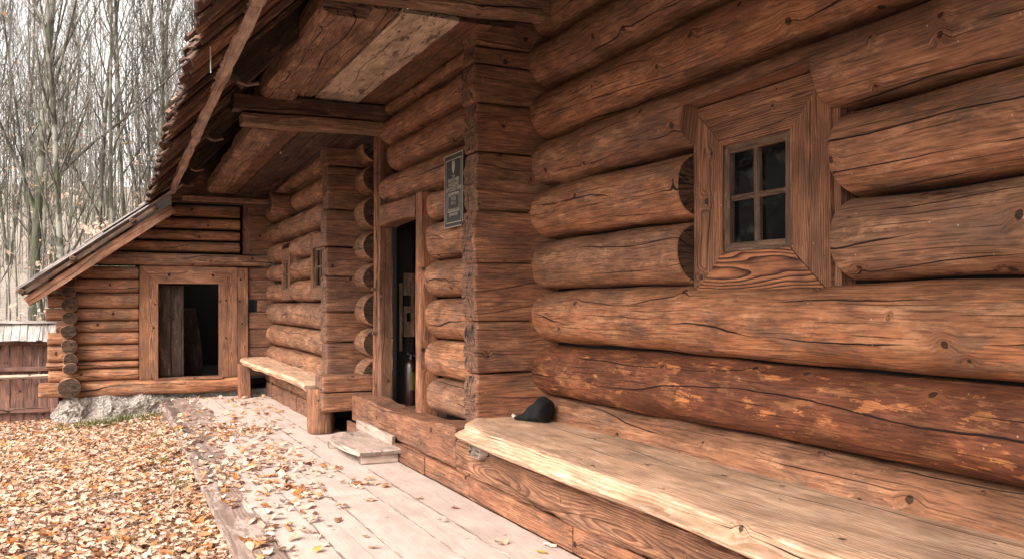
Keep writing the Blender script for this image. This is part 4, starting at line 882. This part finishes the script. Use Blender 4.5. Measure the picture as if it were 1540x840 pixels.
# single leaves lying apart on the near planks
TAN, RUST, PALE, YEL_, ORG, BRN = (.56, .37, .26), (.38, .15, .05), (.70, .55, .45), (.56, .40, .10), (.52, .23, .05), (.27, .13, .07)
singles = [(1.68, 5.35, RUST, 'rust coloured leaf lying alone on the planks just below the doorstep'), (1.76, 4.93, ORG, 'orange brown leaf on the planks beside the start of the long bench'), (1.86, 4.62, BRN, 'dark brown leaf on the plank next to the base board under the bench tip'), (1.69, 4.36, PALE, 'pale leaf on a plank seam straight below the tip of the long bench'), (1.80, 3.83, TAN, 'tan leaf near the bottom edge, a step away from the base board'), (2.0, 3.70, PALE, 'pale leaf wedged against the foot of the base board'), (1.905, 3.60, YEL_, 'yellowish leaf lowest in the photo, next to the base board'),
 (.72, 4.16, PALE, 'large pale leaf on the dark brown edge plank nearest the viewer'), (.95, 4.1, ORG, 'orange leaf on the first pale plank at the bottom edge'), (1.27, 4.9, TAN, 'tan leaf on the middle planks right of the leaf drift'), (1.18, 4.62, BRN, 'brown leaf on the middle planks, a little nearer than the tan one')]
def one_leaf(x_, y_, z_, size, col, lb, grp):
    mb = MB(); scatter(mb, np.array([x_]), np.array([y_]), np.array([z_]), size, .2, lift=1); mb.lc = [np.tile(np.array(col), (len(a), 1)) for a in mb.lc]
    o = mb.build('fallen_leaf', LEAFM, smooth=False, lc=True); origin(o, (x_, y_, z_)); tag(o, lb, 'leaf', grp)
for x_, y_, c_, lb in singles: one_leaf(x_, y_, .003, (.034, .046), c_, lb, 'single leaves on the walkway')
for (x_, y_, z_, c_, lb) in ((2.33, 5.0, .454, TAN, 'small tan leaf on the bench at the foot of the corner post'), (2.42, 4.97, .454, PALE, 'small pale leaf on the bench touching the black cap'), (2.58, 3.45, .454, PALE, 'tiny whitish leaf at the back of the long bench below the window')): one_leaf(x_, y_, z_, (.016, .024), c_, lb, 'single leaves on the bench')
# grass tufts by the footing and in the yard
gm = MB()
GC = attrcol('grass_blade', .5, .3, .2)
def tuft(cx, cy, r, n, h):
    for _ in range(n):
        x = cx + random.gauss(0, r); y = cy + random.gauss(0, r * .5); z = float(gz_(x, y)); a = random.uniform(0, 6.28); hh = h * random.uniform(.5, 1.2); b = random.uniform(.2, .9) * hh; w_ = .003
        dx, dy = math.cos(a), math.sin(a); px_, py_ = -dy * w_, dx * w_
        gm.add([(x - px_, y - py_, z), (x + px_, y + py_, z), (x + dx * b * .4 + px_ * .8, y + dy * b * .4 + py_ * .8, z + hh * .65), (x + dx * b * .4 - px_ * .8, y + dy * b * .4 - py_ * .8, z + hh * .65), (x + dx * b, y + dy * b, z + hh)], [(0, 1, 2, 3)], [(3, 2, 4)], lc=np.tile(np.array(random.choice([(.10, .13, .035), (.16, .17, .05), (.25, .22, .09), (.07, .10, .03)])), (5, 1)))
for a in ((-.05, 11.15, .12, 260, .11), (.28, 11.2, .12, 260, .12), (.55, 11.2, .14, 160, .09), (-.3, 10.9, .14, 120, .09), (.1, 10.7, .3, 160, .07), (-.9, 7.2, .25, 60, .07), (-.45, 6.3, .15, 60, .06), (-.85, 5.3, .2, 60, .06), (.1, 5.0, .06, 30, .06), (.45, 7.6, .05, 60, .09), (.5, 6.4, .04, 40, .09), (-.6, 8.5, .3, 60, .06), (.5, 9.3, .05, 50, .09)): tuft(*a)
tag(gm.build('grass', GC, smooth=False, lc=True), 'sparse green grass tufts poking through the leaves by the stone footing', 'grass', kind='stuff')

# ================================================================== WOOD BEHIND
def bark():
    N = NT('bark'); a = N.attr('lc').outputs['Color']; g = N.n('ShaderNodeNewGeometry').outputs['Position']; p = N.sep(g)
    st_ = N.noise(N.xyz(N.math('MULTIPLY', p[0], 30), N.math('MULTIPLY', p[1], 30), N.math('MULTIPLY', p[2], 3)), 1, 4, .7); bl = N.noise(g, 2.2, 5, .65)
    c = N.mix(N.ss(st_, .35, .65), N.mix(.6, a, (0, 0, 0)), a); c = N.mix(N.ss(bl, .5, .6), c, N.mix(.5, a, (.30, .29, .25))); c = N.mix(N.math('MULTIPLY', N.ss(bl, .45, .38), .6), c, (.07, .085, .045))
    N.put(N.b.inputs['Base Color'], c); N.b.inputs['Roughness'].default_value = .9; N.b.inputs['Specular IOR Level'].default_value = .15; N.put(N.b.inputs['Normal'], N.bump(st_, .01)); return N.m
BARK = bark()
def tree_mesh(seed, H, r0, forks, nb, lean=.04, low=.25, sides=6, tw=3):
    rr_ = random.Random(seed); trunk = MB(); crown = MB(); base = (.10, .095, .075); 
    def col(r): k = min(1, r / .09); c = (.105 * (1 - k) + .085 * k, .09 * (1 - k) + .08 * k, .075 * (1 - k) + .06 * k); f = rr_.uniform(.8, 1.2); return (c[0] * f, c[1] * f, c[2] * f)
    def grow(mb, p, d, L, r, depth, nseg):
        pts = [p.copy()]; rads = [r]; q = p.copy(); dd = d.copy(); 
        for i in range(nseg):
            g0 = .028 if depth == 0 else .07; dd = (dd + Vector((rr_.gauss(0, g0), rr_.gauss(0, g0), .06 if depth else .03)) * (1 + .5 * depth)).normalized()
            q = q + dd * (L / nseg); pts.append(q.copy()); rads.append(max(.0035, r * (1 - .85 * (i + 1) / nseg)))
        tube(mb, pts, rads, sides if depth == 0 else (4 if depth == 1 else 3), lc=col(r), cap=False)
        return pts, rads
    stems = []
    for f in range(forks):
        a = rr_.uniform(0, 6.28); l = lean * .6 + (.09 if forks > 1 else 0)
        d = Vector((math.cos(a) * l, math.sin(a) * l, 1)).normalized(); stems.append(grow(trunk, Vector((.06 * math.cos(a) * (forks > 1), .06 * math.sin(a) * (forks > 1), -.1)), d, H * rr_.uniform(.85, 1), r0 * (1 if forks == 1 else .75), 0, 12))
    for pts, rads in stems:
        for b in range(nb):
            t = low + (1 - low) * (b + rr_.random()) / nb; i = min(11, int(t * 12)); f = t * 12 - i
            p = pts[i].lerp(pts[i + 1], f); r = rads[i] * .45; a = rr_.uniform(0, 6.28); el = rr_.uniform(1.1, 3.)
            d = Vector((math.cos(a), math.sin(a), el)).normalized(); L = H * rr_.uniform(.14, .34) * (1.15 - t * .6)
            p1, r1 = grow(crown, p, d, L, max(r, .008), 1, 7)
            for c in range(tw + 2):
                j = rr_.randint(1, 6); a = rr_.uniform(0, 6.28); dd = ((p1[j + 1] - p1[j]).normalized() + Vector((math.cos(a), math.sin(a), .7)) * .55).normalized()
                p2, r2 = grow(crown, p1[j], dd, L * rr_.uniform(.25, .5), max(r1[j] * .55, .005), 2, 4)
                for e in range(tw):
                    j2 = rr_.randint(1, 4); a = rr_.uniform(0, 6.28); d3 = ((p2[j2] - p2[j2 - 1]).normalized() + Vector((math.cos(a), math.sin(a), .2)) * .8).normalized()
                    grow(crown, p2[j2], d3, L * rr_.uniform(.08, .2), .004, 3, 2)
    return trunk, crown
protos = []
for k, a in enumerate(((1, 15, .075, 1, 30, .05, .12, 8, 3), (2, 13, .07, 2, 20, 0.05, .12, 7, 3), (3, 17, .10, 1, 24, .03, .2, 8, 3), (4, 12, .042, 3, 15, .06, .1, 5, 4), (5, 14, .05, 1, 22, .07, .12, 6, 3), (6, 16, .075, 2, 16, .03, .25, 6, 3))):
    tr, cr = tree_mesh(*a); t = bpy.data.objects.new('bare_tree', None); C.objects.link(t)
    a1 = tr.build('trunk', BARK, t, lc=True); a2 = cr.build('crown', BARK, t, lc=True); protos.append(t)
used = set()
def place_tree(k, x, y, s, rz, label, group):
    p = protos[k]
    if k in used:
        t = p.copy(); C.objects.link(t)
        for ch in p.children: c = ch.copy(); C.objects.link(c); c.parent = t
    else: t = p; used.add(k)
    t.location = (x, y, float(gz_(x, y))); t.rotation_euler = (0, 0, rz); t.scale = (s, s, s * random.uniform(.95, 1.1)); tag(t, label, 'tree', group); return t
near = [(2, -1.05, 16.5, .9, 'greenish trunk above the fence roof, nearest tree to the left photo edge'), (0, -.55, 15.2, .8, 'slim trunk rising behind the lower third of the lean-to roof'), (1, .05, 16.2, .85, 'forked tree rising behind the middle of the lean-to roof'), (5, .72, 17.5, .9, 'twin-stemmed tree just left of where the lean-to meets the big eave'), (3, 1.25, 19.5, 1., 'slim multi-stemmed tree partly hidden by the ragged eave edge')]
for k, x, y, s, lb in near: place_tree(k, x, y, s, random.uniform(0, 6.28), lb, 'bare trees close behind the annex')
cnt = 0; placed = []
for _ in range(4000):
    if cnt >= 56: break
    y = 17.5 + 50 * random.random() ** 1.15; x = y * random.uniform(-.24, .19)
    if any((x - a) ** 2 + (y - b) ** 2 < .7 for a, b in placed): continue
    placed.append((x, y)); cnt += 1
    place_tree(random.choice([0, 1, 3, 3, 4, 4, 5]) if y > 22 else random.choice([1, 3, 4]), x, y, random.uniform(.7, 1.15), random.uniform(0, 6.28), 'thin bare grey tree deeper in the dense leafless wood behind the annex', 'bare trees of the wood')
# far wood, one mass of stems
fw = MB()
for _ in range(130):
    y = random.uniform(66, 100); x = y * random.uniform(-.22, .2); z = float(gz_(x, y)); H = random.uniform(7, 11); r = random.uniform(.05, .12); c = random.uniform(.8, 1.2); lx = random.gauss(0, .4)
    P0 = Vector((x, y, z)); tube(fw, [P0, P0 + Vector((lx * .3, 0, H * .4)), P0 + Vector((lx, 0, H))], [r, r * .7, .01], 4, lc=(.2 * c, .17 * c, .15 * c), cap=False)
    for b in range(12):
        t = random.uniform(.3, .95); q0 = P0 + Vector((lx * t, 0, H * t)); a = random.uniform(0, 6.28); tube(fw, [q0, q0 + Vector((math.cos(a) * .9, math.sin(a) * .9, 1.3))], [.02, .006], 3, lc=(.2 * c, .17 * c, .15 * c), cap=False)
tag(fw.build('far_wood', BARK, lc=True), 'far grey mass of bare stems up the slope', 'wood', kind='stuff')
th_ = MB(); tl = MB(); WX = []; WY = []; WZ = []
for _ in range(340):
    y = random.uniform(15.5, 50); x = y * random.uniform(-.16, .15); z = float(gz_(x, y)); H = random.uniform(4, 12); r = random.uniform(.008, .028); c = random.uniform(.8, 1.3); lx, ly = random.gauss(0, .35), random.gauss(0, .35); B = Vector((x, y, z)); 
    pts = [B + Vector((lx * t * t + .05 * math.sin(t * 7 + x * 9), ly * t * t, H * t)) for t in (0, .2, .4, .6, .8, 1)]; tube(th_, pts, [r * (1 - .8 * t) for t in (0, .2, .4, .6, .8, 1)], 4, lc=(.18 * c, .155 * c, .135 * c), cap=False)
    for b in range(9):
        t = random.uniform(.1, .98); i = min(4, int(t * 5)); q0 = pts[i].lerp(pts[i + 1], t * 5 - i); a = random.uniform(0, 6.28); L = random.uniform(.2, .6); q1 = q0 + Vector((math.cos(a) * L, math.sin(a) * L, L * random.uniform(.8, 2.6))); mid = q0.lerp(q1, .5) + Vector((0, 0, -.06))
        tube(th_, [q0, mid, q1], [r * .5, r * .35, .002], 3, lc=(.19 * c, .165 * c, .14 * c), cap=False)
        if random.random() < .55: WX.append(q1.x); WY.append(q1.y); WZ.append(q1.z)
        if random.random() < .3: WX.append(mid.x); WY.append(mid.y); WZ.append(mid.z)
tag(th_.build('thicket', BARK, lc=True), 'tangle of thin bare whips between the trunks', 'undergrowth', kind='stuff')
scatter(tl, np.array(WX), np.array(WY), np.array(WZ), (.02, .045), .9); tag(tl.build('clinging_leaves', LEAFP, smooth=False, lc=True), 'tiny tan leaves still clinging to twigs', 'leaves', kind='stuff')
# beech saplings still holding pale leaves
def sapling(x, y, h, n, label, spread=.5):
    t = thing('leafy_sapling', label, 'shrub', (x, y, float(gz_(x, y))), 'saplings holding dry leaves'); st_ = MB(); lf = MB(); rr_ = random.Random(int(x * 100)); LX = []; LY = []; LZ = []
    B = Vector(t.location); tube(st_, [B, B + Vector((.03, 0, h * .5)), B + Vector((0, .02, h))], [.012, .008, .003], 5, lc=(.12, .1, .08))
    for k in range(16):
        f = rr_.uniform(.2, .95); p = B + Vector((0, 0, h * f)); a = rr_.uniform(0, 6.28); L = spread * rr_.uniform(.5, 1); q_ = p + Vector((math.cos(a) * L, math.sin(a) * L, L * .5)); tube(st_, [p, q_], [.005, .002], 3, lc=(.12, .1, .08))
        for j in range(n // 16):
            g_ = rr_.uniform(.2, 1.1); r_ = p.lerp(q_, g_); LX.append(r_.x + rr_.gauss(0, .04)); LY.append(r_.y + rr_.gauss(0, .04)); LZ.append(r_.z + rr_.gauss(0, .04))
    st_.build('stem', BARK, t, lc=True); scatter(lf, np.array(LX), np.array(LY), np.array(LZ), (.03, .05), .9); lf.lc = [a * .45 + np.array([.72, .60, .50]) * .55 for a in lf.lc]; lf.build('foliage', LEAFP, t, smooth=False, lc=True)
sapling(-.14, 14.95, 3.1, 480, 'young tree with a pale cluster of dry leaves just above the lean-to roof', .5)
sapling(-.95, 15.4, 1.3, 110, 'low sapling with few pale leaves behind the fence roof', .5)
sapling(-.9, 17., 4.2, 160, 'tall sapling with scattered tan leaves behind the fence', .9)
sapling(.5, 16.4, 4.6, 120, 'sapling with scattered leaves between the forked tree and the eave', .8)
